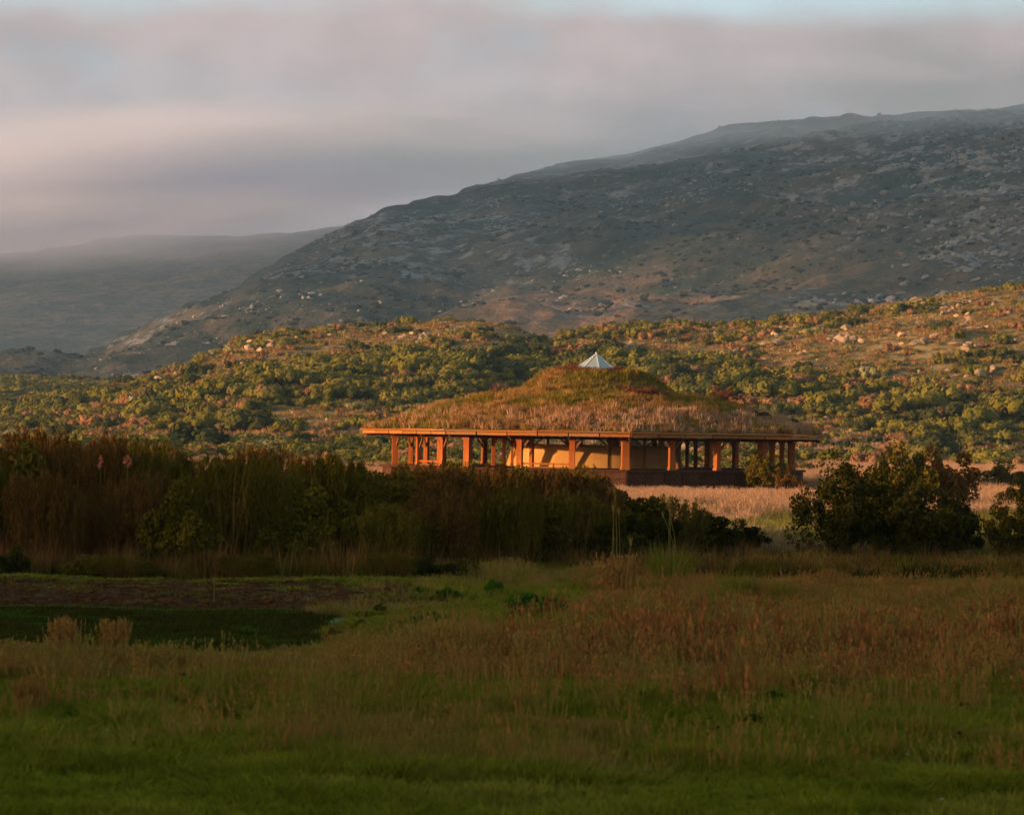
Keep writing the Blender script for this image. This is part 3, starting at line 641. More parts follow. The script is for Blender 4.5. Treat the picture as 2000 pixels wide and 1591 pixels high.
# outer posts, three to a side, beam on top
def post(a, r0, z0, z1, wd, m, name='post'):
    mb = MB(); mb.bar((0, 0, 0), (0, 0, z1 - z0), wd, wd); mb.box((0, 0, 0.04), (wd * 1.25, wd * 1.25, 0.08)); mb.box((0, 0, z1 - z0 - 0.05), (wd * 1.3, wd * 1.3, 0.10))
    p = pol(a, r0, z0) if not isinstance(a, Vector) else a
    o = link(name, mb.mesh(name, m), pav, p, random.gauss(0, 0.05)); return o
for k in range(NS):
    for t in range(3):
        p = side_pt(k, t / 3, 9.3, FL)
        wd = 0.31 if t == 0 else 0.235
        ang = math.atan2(p.x, -p.y)
        mb = MB(); mb.box((0, 0, (EB - 0.12 - FL) / 2), (wd, wd * 0.9, EB - 0.12 - FL)); mb.box((0, 0, 0.05), (wd * 1.2, wd * 1.1, 0.10)); mb.box((0, 0, EB - FL - 0.15), (wd * 1.3, wd * 1.2, 0.10))
        link('post', mb.mesh('post', WO), pav, p, ang + random.gauss(0, 0.04))
        # angled brace under the beam
        q = side_pt(k, t / 3 + 0.055, 9.3, EB - 0.16); mb = MB(); mb.bar(side_pt(k, t / 3 + 0.01, 9.3, EB - 0.62), q, 0.07, 0.08) 
        if k in (6, 5, 0) or t: link('brace', mb.mesh('brace', WB), pav)
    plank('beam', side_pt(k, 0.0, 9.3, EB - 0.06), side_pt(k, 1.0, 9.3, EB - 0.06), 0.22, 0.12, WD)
for (k, t) in [(7, 1), (6, 1)]:
    plank('rail', side_pt(k, t / 3 + 0.02, 9.3, FL + 0.19), side_pt(k, (t + 1) / 3 - 0.02, 9.3, FL + 0.19), 0.07, 0.07, WO)
    plank('rail', side_pt(k, t / 3 + 0.02, 9.3, FL + 0.04), side_pt(k, (t + 1) / 3 - 0.02, 9.3, FL + 0.04), 0.07, 0.06, WB)
# round battered mud wall of the inner room, ring of slim posts and a clerestory on top
V = []; Fq = []; nA = 72; zs = np.linspace(FL, EB - 0.38, 8)
WR = lambda z: 4.15 - 0.34 * (z - FL) / (EB - 0.38 - FL)
for z in zs:
    for k in range(nA):
        a = 2 * math.pi * k / nA; r = WR(z) + 0.03 * (fbm(math.sin(a) * 4 + 9, math.cos(a) * 4 + z + 9, 2) - 0.5); V.append(pol(a, float(r), z)[:])
for k in range(nA): a = 2 * math.pi * k / nA; V.append(pol(a, 3.5, zs[-1])[:])
for i in range(len(zs)):
    for k in range(nA): Fq.append((i * nA + k, i * nA + (k + 1) % nA, (i + 1) * nA + (k + 1) % nA, (i + 1) * nA + k))
link('inner_wall', np_mesh('inner_wall', V, Fq, MUD, True), pav)
bb = MB()
for k in range(16): bb.bar(pol(2 * math.pi * k / 16, 4.2, EB + 0.42), pol(2 * math.pi * (k + 1) / 16, 4.2, EB + 0.42), 0.16, 0.16)
link('ring_beam', bb.mesh('ring_beam', WD), pav)
for k in range(8):
    for (t, wd) in ((0.0, 0.16), (0.5, 0.12)):
        p = side_pt(k, t, 4.75, FL); mb = MB(); mb.box((0, 0, (EB + 0.35 - FL) / 2), (wd, wd, EB + 0.35 - FL)); link('inner_post', mb.mesh('inner_post', WO if k in (7, 6) else WB), pav, p, A0 + k * math.pi / 4)  # sunlit sides get brighter orange timber, the rest browner: light put into colour
        if k in (5, 6, 7, 0, 1):
            mb = MB(); mb.bar(side_pt(k, t + 0.02, 4.75, EB - 0.42), side_pt(k, t + 0.22, 4.75, EB + 0.12), 0.06, 0.07); link('brace', mb.mesh('brace', WO), pav)
            mb = MB(); mb.bar(side_pt(k, t + 0.48, 4.75, EB - 0.42), side_pt(k, t + 0.28, 4.75, EB + 0.12), 0.06, 0.07); link('brace', mb.mesh('brace', WO), pav)
# glass pyramid
GL = bpy.data.materials.new('skylight glass'); GL.use_nodes = True; b = GL.node_tree.nodes['Principled BSDF']
b.inputs['Base Color'].default_value = (0.36, 0.44, 0.40, 1); b.inputs['Roughness'].default_value = 0.12; b.inputs['Metallic'].default_value = 0.15; b.inputs['Specular IOR Level'].default_value = 0.7; b.inputs['Alpha'].default_value = 0.9
WHT = mat('pale skylight frame', [(0.55, 0.56, 0.54), (0.66, 0.66, 0.63)], 4, rough=0.5)
sk = link('skylight', None, pav, (0, 0, ET + 2.90)); sk.empty_display_size = 0.2
for k in range(8):
    a = corner(k, 0.98, 0.0); b_ = corner(k + 1, 0.98, 0.0); top = Vector((0, 0, 0.70)); inn = Vector((0, 0, -0.012))
    mb = MB(); mb.add([a, b_, top, a + inn, b_ + inn, top + inn], [(0, 1, 2), (5, 4, 3), (0, 3, 4, 1), (1, 4, 5, 2), (2, 5, 3, 0)]); link('pane', mb.mesh('pane', GL), sk)
    mb = MB(); mb.bar(a + Vector((0, 0, 0.012)), top + Vector((0, 0, 0.012)), 0.045, 0.035); link('glazing_bar', mb.mesh('glazing_bar', WHT), sk)
    mb = MB(); mb.bar(corner(k, 1.0, -0.03), corner(k + 1, 1.0, -0.03), 0.07, 0.07); link('curb', mb.mesh('curb', WHT), sk)
mb = MB(); mb.tube([(0, 0, 0.66), (0, 0, 0.75), (0, 0, 0.79)], [0.055, 0.05, 0.01], 8); link('finial', mb.mesh('finial', WHT), sk)

# ------------------------------------------------------------------ shrubs near the camera
def stems_mesh(name, m, n, h, base, top, rad=0.006, lean=0.0):
    V = []; Fq = []
    for i in range(n):
        a = rng.random() * 2 * math.pi; r0 = base * math.sqrt(rng.random()); r1 = r0 * (top / base) * (0.7 + 0.5 * rng.random()); L = h * (0.6 + 0.4 * rng.random())
        a2 = a + rng.normal(0, 0.25); ta = rng.random() * 3.14; k = len(V)
        for j in range(5):
            t = j / 4; q = t ** 1.5; x = math.cos(a) * r0 * (1 - q) + math.cos(a2) * r1 * q + rng.normal(0, 0.006); y = math.sin(a) * r0 * (1 - q) + math.sin(a2) * r1 * q + rng.normal(0, 0.006); ww = rad * (1.2 - t)
            V += [(x - math.cos(ta) * ww, y - math.sin(ta) * ww, L * t), (x + math.cos(ta) * ww, y + math.sin(ta) * ww, L * t)]
        for j in range(4): Fq.append((k + 2 * j, k + 2 * j + 1, k + 2 * j + 3, k + 2 * j + 2))
    return np_mesh(name, V, Fq, m)
def broom_shrub(seed, fol, h=1.0, nleaf=5200, leaf=0.022, low=0.22):
    """upright reedy shrub, many thin stems with feathery leaf sprays on the upper part"""
    st = stems_mesh('shrub_stems', G['stem'], 150, h * 0.92, 0.30, 0.50, 0.0055)
    ns = 46; a = rng.random(ns) * 6.28; r = 0.52 * np.sqrt(rng.random(ns)); hz = h * (0.55 + 0.43 * (0.75 + 0.35 * rng.random(ns)) * np.sqrt(np.clip(1 - (r / 0.58) ** 2, 0, 1)) * (0.75 + 0.25 * rng.random(ns)))
    k = rng.integers(0, ns, nleaf); t = rng.random(nleaf) ** 0.45
    base = low * h; z = base + (hz[k] - base) * t + rng.normal(0, 0.01, nleaf)
    sprd = 0.062 * (1.12 - t) + 0.010
    P = np.stack([r[k] * np.cos(a[k]) * (0.75 + 0.3 * t) + rng.normal(0, 1, nleaf) * sprd, r[k] * np.sin(a[k]) * (0.75 + 0.3 * t) + rng.normal(0, 1, nleaf) * sprd, z], 1)
    V, Fq = leaves(P, leaf, 0.7, 0.30)
    return st, np_mesh('shrub_foliage', V, Fq, G[fol])
def leafy_bush(fol, nc=26, nleaf=7000, leaf=0.03, flat=0.8):
    cs = rng.normal(size=(nc, 3)); cs /= np.linalg.norm(cs, axis=1)[:, None]; cs *= (0.12 + 0.38 * rng.random((nc, 1))); cs[:, 2] = np.abs(cs[:, 2]) * 1.5 * flat + 0.22; ra = 0.06 + 0.11 * rng.random(nc)
    P = clump_points(cs, ra, nleaf, 0.55); P = P[P[:, 2] > 0.02]; V, Fq = leaves(P, leaf, 0.1, 0.5)
    mb = MB()
    for i in range(min(nc, 16)):
        c = cs[i]; st_ = (rng.normal(0, 0.03), rng.normal(0, 0.03), 0)
        mb.tube([st_, (c[0] * 0.45, c[1] * 0.45, c[2] * 0.5), (c[0], c[1], c[2])], [0.016, 0.010, 0.004], 5)
    return mb.mesh('bush_branches', G['bark']), np_mesh('bush_foliage', V, Fq, G[fol])
kinds = {}
for j in range(3):
    kinds['russet%d' % j] = broom_shrub(j, 'russet', 1.0, 6800); kinds['olive%d' % j] = broom_shrub(j + 5, 'ofol', 1.0, 7500); kinds['dark%d' % j] = leafy_bush('dfol', 30, 8000, 0.026)
kinds['bright0'] = leafy_bush('bfol', 26, 5200, 0.04, 0.7); kinds['bright1'] = leafy_bush('bfol', 20, 4200, 0.045, 0.6)
for j in range(2): kinds['dense%d' % j] = leafy_bush('dfol', 60, 13000, 0.018, 1.0)
kinds['mixed0'] = leafy_bush('ofol', 30, 7500, 0.026); kinds['redleaf0'] = leafy_bush('russet', 26, 6000, 0.024)
def shrub(name, kind, px, pyb, pyt, wpx, label, group=None, cat='shrub', sink=0.05, D=None):
    D = D or Dg(px, pyb); x = (px - 1000) / F * D; z0 = float(ground_z(x, D)); zt = (hor(px) - pyt) / F * D
    hh = zt - z0; wd = wpx / F * D
    st, fo = kinds[kind]
    e = thing(name, label, cat, (x, D, z0 - sink), rng.random() * 6.28, 1.0, group); e.scale = (wd, wd, hh + sink)
    link('stems' if 'branches' not in st.name else 'branch', st, e); link('foliage', fo, e)
    return e
top_line = [(-80, 850), (0, 848), (60, 838), (120, 850), (220, 854), (290, 858), (400, 864), (520, 872), (640, 876), (700, 880), (760, 882), (860, 886), (980, 888), (1060, 890), (1130, 894), (1210, 910), (1260, 956), (1310, 980)]
front = [(-80, 1118), (300, 1122), (700, 1130), (1000, 1112), (1310, 1105)]
adj = ['upright', 'feathery', 'ragged', 'slender', 'bushy', 'tangled']
colw = {'russet': 'russet brown', 'olive': 'olive green', 'dark': 'dark green'}
for row, (dy, n) in enumerate([(-52, 27), (-26, 26), (-2, 26)]):
    for i in range(n):
        px = -70 + (1340 + 0) * (i + 0.5 * (row % 2) + 0.25 * rng.normal()) / n
        yt = float(interp(px, top_line)) + (0, rng.uniform(0, 60), rng.uniform(25, 130))[row] + rng.normal(0, 15)
        if px > 640: yt = max(yt, float(interp(px, top_line)) + 3)
        yb = float(interp(px, front)) + dy + rng.normal(0, 4)
        pr_ = fbm(px / 170 + row * 3.3, row * 2.1 + 5, 2)
        kd = ('russet' if pr_ + 0.05 * (px < 420) + rng.normal(0, .05) > 0.54 else 'olive') if px < 1150 else ('dark' if px > 1190 or rng.random() < 0.6 else 'olive')
        if 620 < px < 1180 and row == 0 and rng.random() < 0.4: kd = 'olive'
        zone = 'near the flower spikes' if px < 330 else 'between flower spikes and posts' if px < 760 else 'below the pavilion posts' if px < 1120 else 'near its low end'
        lab = '%s shrub in the %s row of the long thicket, %s' % (colw[kd], ('back', 'middle', 'front')[row], zone)
        rnd_ = kd == 'olive' and rng.random() < 0.45; lab = lab.replace('olive green shrub', 'rounded olive shrub') if rnd_ else lab; shrub('thicket_shrub', 'mixed0' if rnd_ else kd + str(rng.integers(0, 3)), px, yb, yt, (95 + 95 * rng.random()) * (1.25 if rnd_ else 1), lab, lab.replace(' shrub', ' shrubs'))
for (px, yb, yt, wpx, kd, lab) in [(1262, 1104, 948, 170, 'dark1', 'dark leafy shrub closing the low end of the thicket below the tall reed'), (1305, 1100, 962, 165, 'olive1', 'olive shrub sloping down where the thicket ends'), (1345, 1095, 975, 190, 'dark0', 'low dark shrub where the thicket steps down'), (1405, 1092, 992, 160, 'dark1', 'low dark rounded shrub near the tip of the thicket'), (1448, 1090, 1004, 120, 'dark2', 'outermost dark shrub at the tip of the thicket'),
        (70, 1060, 822, 150, 'russet1', 'tallest russet shrub behind the bright green sprig'), (190, 1060, 846, 120, 'russet0', 'tall russet shrub rising above the thicket'), (255, 1058, 850, 90, 'russet2', 'narrow russet shrub rising above the thicket'), (290, 1062, 852, 60, 'russet1', 'small russet tuft topping the thicket beside bare orange ground'),
        (12, 1090, 862, 80, 'bright0', 'bright green sprig in the thicket at the picture edge'), (250, 1068, 884, 110, 'dark1', 'dark green shrub holding two salmon flower heads')]:
    shrub('thicket_shrub', kd, px, yb, yt, wpx, lab)
for i, px in enumerate(np.linspace(-20, 1180, 15)):
    px = float(px + rng.normal(0, 22)); hh_ = rng.uniform(30, 78); yb = float(interp(px, front)) + rng.uniform(4, 16)
    zone = 'left of the water' if px < 300 else 'above the bare bank' if px < 720 else 'near the bright green plant'
    zone = zone.replace('left of the water', 'above the dark water')
    shrub('low_shrub', ['olive0', 'dark2', 'mixed0'][i % 3], px, yb, yb - hh_, 90 + 80 * rng.random(), '%s low shrub at the thicket foot %s' % (['olive', 'dark green', 'leafy olive'][i % 3], zone), '%s low shrubs at the thicket foot %s' % (['olive', 'dark green', 'leafy olive'][i % 3], zone))
tag(shrub('roundleaf_bush', 'dense0', 1655, 1100, 888, 210, 'large loose dark green bush in front of the pale grass'), cat='bush')
tag(shrub('roundleaf_bush', 'dense1', 1800, 1104, 905, 215, 'large dense nearly black bush beside the loose one'), cat='bush')
tag(shrub('roundleaf_bush', 'dense0', 1725, 1096, 882, 170, 'tall middle crown between the two large dark bushes'), cat='bush')
tag(shrub('roundleaf_bush', 'dense1', 1868, 1094, 935, 130, 'lower dark bush leaning off the end of the large pair'), cat='bush')
tag(shrub('roundleaf_bush', 'dense0', 1998, 1110, 945, 140, 'dark bush cut off by the picture edge'), cat='bush')
shrub('reddish_bush', 'redleaf0', 1840, 1000, 838, 175, 'twiggy reddish olive bush behind the large dark bushes', cat='bush')
shrub('reddish_bush', 'mixed0', 1780, 1000, 842, 150, 'thin olive bush behind the large dark bushes', cat='bush')
shrub('corner_bush', 'mixed0', 1500, 962, 862, 95, 'olive bush growing against the pavilion corner posts', cat='bush')
shrub('corner_bush', 'redleaf0', 1540, 964, 892, 70, 'reddish bush beside the pavilion base', cat='bush')
shrub('corner_bush', 'mixed0', 1470, 958, 890, 45, 'thin pale green sapling in front of the dark pavilion base', cat='bush')
shrub('mound_bush', 'mixed0', 1965, 962, 890, 150, 'low rounded yellow green bush over orange grass at the picture edge', cat='bush')
shrub('field_bush', 'dark2', 1990, 1000, 925, 80, 'small dark bush in the pale grass near the picture edge', cat='bush')
for i, (px, yb, yt, wpx, lab) in enumerate([(1062, 1222, 1118, 150, 'bright green leafy plant on the ditch edge, the largest'), (852, 1240, 1172, 165, 'low wide bright green plant beside the ditch'), (822, 1172, 1134, 62, 'small bright green plant on the bare bank, beside the thicket'), (880, 1176, 1134, 66, 'small round bright green plant on the bare bank'), (732, 1176, 1158, 26, 'tiny bright green weed on bare soil'),
        (967, 1170, 1112, 50, 'narrow bright green plant against the thicket'), (68, 1115, 1096, 40, 'small green weed at the thicket foot'), (1350, 1360, 1300, 60, 'green broadleaf weed in the near meadow'), (1500, 1392, 1318, 80, 'tall dark green weed in the near meadow'), (1745, 1330, 1290, 36, 'small green weed among rusty seed heads'), (905, 1358, 1335, 40, 'low green weed in the open meadow'), (165, 1376, 1350, 34, 'short green weed in the near meadow at the dry patch')]):
    shrub('green_weed', 'bright%d' % (i % 2), px, yb, yt, wpx, lab, cat='plant', sink=0.02)
# roof shrubs
for (a, r, s, kd, lab) in [(-0.02, 0, 0, '', '')][:0]: pass
def roof_plant(px, r_front, a, s, hgt, kd, lab):
    rr_ = roof_r(a, r_front); p = pol(a, rr_, roof_z(a, r_front)); e = thing('roof_shrub', lab, 'shrub', (PC.x + p.x, PC.y + p.y, -H + p.z - 0.05)); e.scale = (s, s, hgt)
    st, fo = kinds[kd]; link('branch', st, e); link('foliage', fo2.get(kd, fo), e)
def recol(me, m):
    q = me.copy(); q.materials.clear(); q.materials.append(m); return q
RS = mat('red brown roof shrub', [(0.20, 0.075, 0.035), (0.32, 0.14, 0.07)], 3, coord='World')
RO = mat('olive roof shrub', [(0.10, 0.085, 0.015), (0.16, 0.12, 0.025)], 3, coord='World')
fo2 = {'redleaf0': recol(kinds['redleaf0'][1], RS), 'mixed0': recol(kinds['mixed0'][1], RO), 'russet0': recol(kinds['russet0'][1], RS)}
roof_plant(0, 6.1, R(82), 1.7, 1.05, 'redleaf0', 'round red brown shrub standing on the turf roof edge side')
roof_plant(0, 4.8, R(24), 2.4, 0.6, 'redleaf0', 'wide red brown shrub on the middle of the turf roof')
roof_plant(0, 4.6, R(-82), 1.1, 0.5, 'redleaf0', 'small reddish shrub on the roof shoulder')
roof_plant(0, 8.4, R(64), 1.3, 0.40, 'mixed0', 'olive hummock on the roof near the shaded eave')
roof_plant(0, 9.2, R(84), 1.5, 0.45, 'mixed0', 'dark hummock at the far corner of the turf roof')

# ------------------------------------------------------------------ grasses
SP = lambda *a, **k_: tuft(*a, **k_)
grass_p = [SP('short_green', G['green'], 34, 0.13, 0.13, 0.010, 0.8), SP('long_green', G['green'], 34, 0.30, 0.15, 0.010, 0.55), SP('olive_grass', G['olive'], 34, 0.26, 0.15, 0.009, 0.6), SP('tan_grass', G['tan'], 26, 0.34, 0.13, 0.007, 0.5, head=0.06),
           SP('pink_grass', G['pink'], 22, 0.46, 0.14, 0.006, 0.35, head=0.12), SP('rust_dock', G['stem'], 6, 0.50, 0.10, 0.010, 0.18, head=0.26, hm=G['rust']), SP('tan_tall', G['tan'], 18, 0.62, 0.12, 0.007, 0.30, head=0.14)]
n = 120000
D = 15.5 + (60 - 15.5) * rng.random(n) ** 0.85; tq = rng.uniform(-0.205, 0.205, n); x = D * tq; px = 1000 + F * tq
py = horA(px) + H * F / D
n1_ = fbm(x / 1.8, D / 2.8, 3); n2_ = fbm(x / 0.7 + 20, D / 1.0, 2)
keep = rng.random(n) < 1.0
pxn = px + (fbm(x / 0.9, D / 1.2, 3) - 0.5) * 420; soilz = smooth(pxn, 940, 700) * smooth(D, 38.6, 39.4) * smooth(D + (fbm(x / 0.7, D / 0.8, 3) - 0.5) * 5, 44.5, 42.5); keep &= rng.random(n) > soilz * 0.96
soil2 = smooth(px, 640, 760) * smooth(px, 1120, 960) * smooth(D, 37, 38.5) * smooth(D, 48, 44); keep &= rng.random(n) > soil2 * 0.75
pond = smooth(px + (fbm(x / 0.6 + 3, D / 0.9, 3) - 0.5) * 300, 680, 540) * (D > 31.2 + 2.2 * (n2_ - 0.5)) * (D < 39.7); keep &= ~(rng.random(n) < smooth(pond, 0.15, 0.8))
wh = np.zeros(n, int)
short = D < 19.5
r_ = rng.random(n)
wh = np.where(r_ < 0.5, 1, np.where(r_ < 0.97, 2, 3))
wh = np.where((D < 26) & (wh == 3), np.where(r_ < 0.95, 1, 2), wh)
wh = np.where(short, np.where(r_ < 0.85, 0, 2), wh)
dry = n1_ > 0.56
wh = np.where(dry & (D > 20) & (r_ < 0.22 + 2 * (n1_ - 0.56)), 3, wh); wh = np.where((n1_ < 0.44) & (r_ < 0.7), 1, wh); wh = np.where((D < 26) & (n2_ > 0.6) & (r_ < 0.5), 2, wh)
bandc = np.interp(px, [-100, 0, 300, 700, 1000, 1500, 2100], [1322, 1320, 1316, 1308, 1298, 1290, 1285]); bw = np.interp(px, [0, 700, 1000, 1600, 2000], [16, 22, 36, 44, 50])
band = np.exp(-((py + (n1_ - 0.5) * 110 - bandc) / bw) ** 2)
wh = np.where(rng.random(n) < band * 0.34 * (0.6 + (n1_ - 0.3)), np.where(rng.random(n) < 0.40, 6, 4), wh)
wh = np.where((px > 980) & (rng.random(n) < band * 0.30), 5, wh)
back = (D > 37) & (px > 1150)
wh = np.where(back & (r_ < 0.02 + 0.7 * np.clip(n1_ - 0.35, 0, 1)), 3, np.where(back & (r_ < 0.62), 2, np.where(back & (r_ > 0.93), 4, wh)))
sc_ = (0.75 + 0.6 * rng.random(n)) * np.interp(D, [15, 30, 60], [0.75, 1.0, 1.25])
hz_ = 0.14 + 0.75 * n2_ + 0.5 * np.maximum(n1_ - 0.5, 0) ; hz_ = hz_ * np.where(wh >= 3, 0.95, 1.0) * np.where(D > 36, 0.45 + 0.7 * n1_, 1.0) * np.where((py > 1265) & (py < 1330) & (wh >= 4), 1.25, 1.0); hz_ = np.where(short, hz_ * 0.8, hz_)
z = ground_z(x, D)
hz_ = hz_ * (1 - 0.75 * smooth(px, 900, 600) * smooth(D, 27.0, 28.8)); near_t = (px < 1050) & (D > 43.5) & (rng.random(n) < 0.75); near_b = (px > 1330) & (D > 46.5) & (rng.random(n) < 0.8); keep &= ~(near_t | near_b); wh = np.where((D > 23) & (D < 28.5) & (wh == 3) & (rng.random(n) < 0.55), 1, wh); spk = (rng.random(n) < 0.012) & (D > 20) & (D < 36); wh = np.where(spk, rng.choice([3, 4, 6], n), wh); hz_ = np.where(spk, hz_ * 1.5, hz_); allp = np.stack([x, D, z, rng.random(n) * 6.28, sc_, hz_, wh], 1)[keep]
scatter('meadow_grass', allp, grass_p, label='dim green meadow grass with dry pinkish seed heads', tilt=0.06)
# the tallest rusty docks stand out one by one
dock = [[tuft('dock_stalk', G['stem'], 5, 0.62, 0.05, 0.012, 0.14, head=0.34, hm=G['rust']), ] for _ in range(3)]
cnt = 0
for i in range(70):
    px = rng.uniform(1010, 1990); py = float(np.interp(px, [0, 1000, 2000], [1290, 1300, 1300])) + rng.normal(0, 14); D = Dg(px, py); x = (px - 1000) / F * D
    s = 0.55 + 0.4 * rng.random(); zone = 'beside the ditch' if px < 1000 else 'in the middle of the meadow' if px < 1500 else 'toward the far dark bushes'
    tag(link('dock_plant', dock[i % 3][0], None, (x, D, float(ground_z(x, D))), rng.random() * 6, (s, s, s * rng.uniform(0.7, 1.25))), 'rusty red dock stalk standing above the seeding grass %s' % zone, 'plant', 'rusty docks %s' % zone)
for (px, py, s, lab) in [(1470, 1395, 1.0, 'lone dark red dock in the near meadow'), (1355, 1312, 1.3, 'bent rusty dock beside a green weed'), (1680, 1312, 1.1, 'rusty dock in front of the red band'), (1318, 1225, 1.2, 'arched rusty dock at the end of the ditch'), (1425, 1390, 0.9, 'small reddish dock right of the lone dark one')]:
    D = Dg(px, py); x = (px - 1000) / F * D; lab = lab.replace('right of', 'near')
    tag(link('dock_plant', dock[0][0], None, (x, D, float(ground_z(x, D))), px, s), lab, 'plant')
# pale field behind
fp = [SP('field_tuft0', G['field'], 30, 0.62, 0.22, 0.016, 0.3, head=0.10), SP('field_tuft1', G['field'], 26, 0.5, 0.22, 0.018, 0.45), SP('field_tuft2', mat('field green grass', [(0.13, 0.13, 0.02), (0.24, 0.20, 0.05)], 0.5, rnd=0.6, coord='World'), 34, 0.38, 0.22, 0.018, 0.55)]
px_ = lambda x, D: 1000 + F * x / D
n = 42000; D = 56 + (285 - 56) * rng.random(n) ** 1.35; tq = rng.uniform(-0.20, 0.20, n); x = D * tq
keep = ~((np.hypot(x - PC.x, D - PC.y) < 9.7))
gg = fbm(x / 6, D / 9, 3) - smooth(D, 80, 100) * 0.55 + 0.12
wh = np.where(gg > 0.42, 2, rng.integers(0, 2, n)); wh = np.where((D < 80) & (rng.random(n) < 0.85), 2, wh)
scatter('pale_field_grass', np.stack([x, D, ground_z(x, D), x * 7, 0.8 + 0.5 * rng.random(n), np.where(D < 82, 0.7, np.where((np.abs(px_(x, D) - 1200) < 420) & (D > 108) & (D < 130), 0.5, 0.92)) * (0.8 + 0.3 * rng.random(n)), wh], 1)[keep], fp, label='tall pale pinkish grass glowing in low sun before the pavilion')
wp_ = []
for i in range(900):
    D = rng.uniform(22, 38); x = D * rng.uniform(-0.2, 0.2)
    if fbm(x / 1.5 + 70, D / 2.0, 3) < 0.5: continue
    wp_.append((x, D, float(ground_z(x, D)), i, rng.uniform(0.10, 0.24), rng.uniform(0.4, 0.9), i % 3))
scatter('broadleaf_weeds', wp_, [kinds['bright1'][1], kinds['dark1'][1], kinds['mixed0'][1]], label='low broadleaf weeds dotted through the meadow')
# undergrowth along the thicket foot and under the dark bushes
ug = [SP('under_stems', G['stem'], 40, 0.85, 0.22, 0.010, 0.25), SP('under_olive', G['ofol'], 44, 0.55, 0.22, 0.012, 0.5), SP('under_dark', G['dfol'], 44, 0.40, 0.22, 0.016, 0.7), SP('under_tan', G['tan'], 12, 0.9, 0.15, 0.007, 0.2)]
n = 3300; px = rng.uniform(-90, 2090, n); yb = np.where(px < 1330, interp(px, front) + rng.uniform(-30, 14, n), rng.uniform(1078, 1138, n)); D = H * F / (yb - horA(px)); x = (px - 1000) / F * D
wh = np.where(px < 1330, rng.choice([0, 1, 2, 3], n, p=[0.26, 0.44, 0.26, 0.04]), rng.choice([0, 1, 2, 3], n, p=[0.08, 0.24, 0.66, 0.02]))
hh = np.where(px < 1330, 0.75, 0.75) * (0.35 + 0.5 * rng.random(n) + 0.8 * np.maximum(fbm(x / 1.3, D / 2, 2) - 0.45, 0))
scatter('thicket_undergrowth', np.stack([x, D, ground_z(x, D), px, 0.8 + 0.5 * rng.random(n), hh, wh], 1), ug, label='dead stems and dark undergrowth at the foot of the thicket')
# pond, its scum edge, clods on the bank
wm = bpy.data.materials.new('weedy water'); wm.use_nodes = True; t = wm.node_tree; b = t.nodes['Principled BSDF']
tcn = N(t, 'ShaderNodeNewGeometry'); no = N(t, 'ShaderNodeTexNoise', i_Scale=2.5, i_Detail=6); t.links.new(tcn.outputs['Position'], no.inputs[0])
t.links.new(Mix(t, Ramp(t, no.outputs[0], 0.42, 0.6), (0.010, 0.020, 0.006), (0.024, 0.045, 0.008)), b.inputs['Base Color']); t.links.new(Mth(t, 'ADD', Mth(t, 'MULTIPLY', Ramp(t, no.outputs[0], 0.42, 0.6), 0.5), 0.3), b.inputs['Roughness']); b.inputs['Specular IOR Level'].default_value = 0.3
bp = N(t, 'ShaderNodeBump', i_Strength=0.6, i_Distance=0.03); n22 = N(t, 'ShaderNodeTexNoise', i_Scale=12, i_Detail=4); t.links.new(tcn.outputs['Position'], n22.inputs[0]); t.links.new(n22.outputs[0], bp.inputs['Height']); t.links.new(bp.outputs[0], b.inputs['Normal'])
us = np.linspace(-12.0, -1.1, 60); V = []; Fq = []
for i, xx in enumerate(us): V += [(xx, 30.9, -H - 0.11), (xx, 40.3, -H - 0.11)]
for i in range(len(us) - 1): Fq.append((2 * i, 2 * i + 2, 2 * i + 3, 2 * i + 1))
tag(link('water', np_mesh('water', V, Fq, wm)), 'dark green weedy water in the ditch', kind='structure')
wt = [SP('water_weed', G['dfol'], 30, 0.10, 0.16, 0.02, 0.9), SP('water_weed2', G['bfol'], 16, 0.08, 0.16, 0.015, 0.9), SP('scum', mat('pale pond scum', [(0.10, 0.11, 0.02), (0.17, 0.16, 0.05)], 3), 20, 0.07, 0.12, 0.012, 0.9)]
pp = []
for i in range(5200):
    D = rng.uniform(31.6, 39.6); px = rng.uniform(-100, 640); x = (px - 1000) / F * D
    pp.append((x, D, -H - 0.115, i, 0.7 + 0.6 * rng.random(), 0.8, 1 if rng.random() < 0.16 + 0.5 * (fbm(x / 0.8, D / 0.6, 2) > 0.55) else 0))
for i in range(750):
    px = rng.uniform(-80, 740); x = (px - 1000) / F * 39.3; D = 39.35 + 0.25 * math.sin(px / 70) + rng.normal(0, 0.07); pp.append((x, D, -H - 0.08, i, 0.6, 0.9, 2))
scatter('water_weeds', pp, wt, label='matted weeds floating on the ditch water')
clod = [boulder('clod%d' % i, mat('soil clod%d' % i, [(0.035, 0.014, 0.003), (0.13, 0.052, 0.014)], 6, rnd=0.6), 500 + i, 1) for i in range(3)]
pp = []
for i in range(9000):
    D = rng.uniform(39.6, 44.5); px = rng.uniform(-90, 1010)
    if rng.random() < smooth(px, 650, 1010): continue
    x = (px - 1000) / F * D; pp.append((x, D, float(ground_z(x, D)), i, 0.02 + 0.06 * rng.random() ** 2, 0.7, rng.integers(0, 3)))
scatter('soil_clods', pp, clod, label='dark reddish clods of bare soil on the ditch bank')
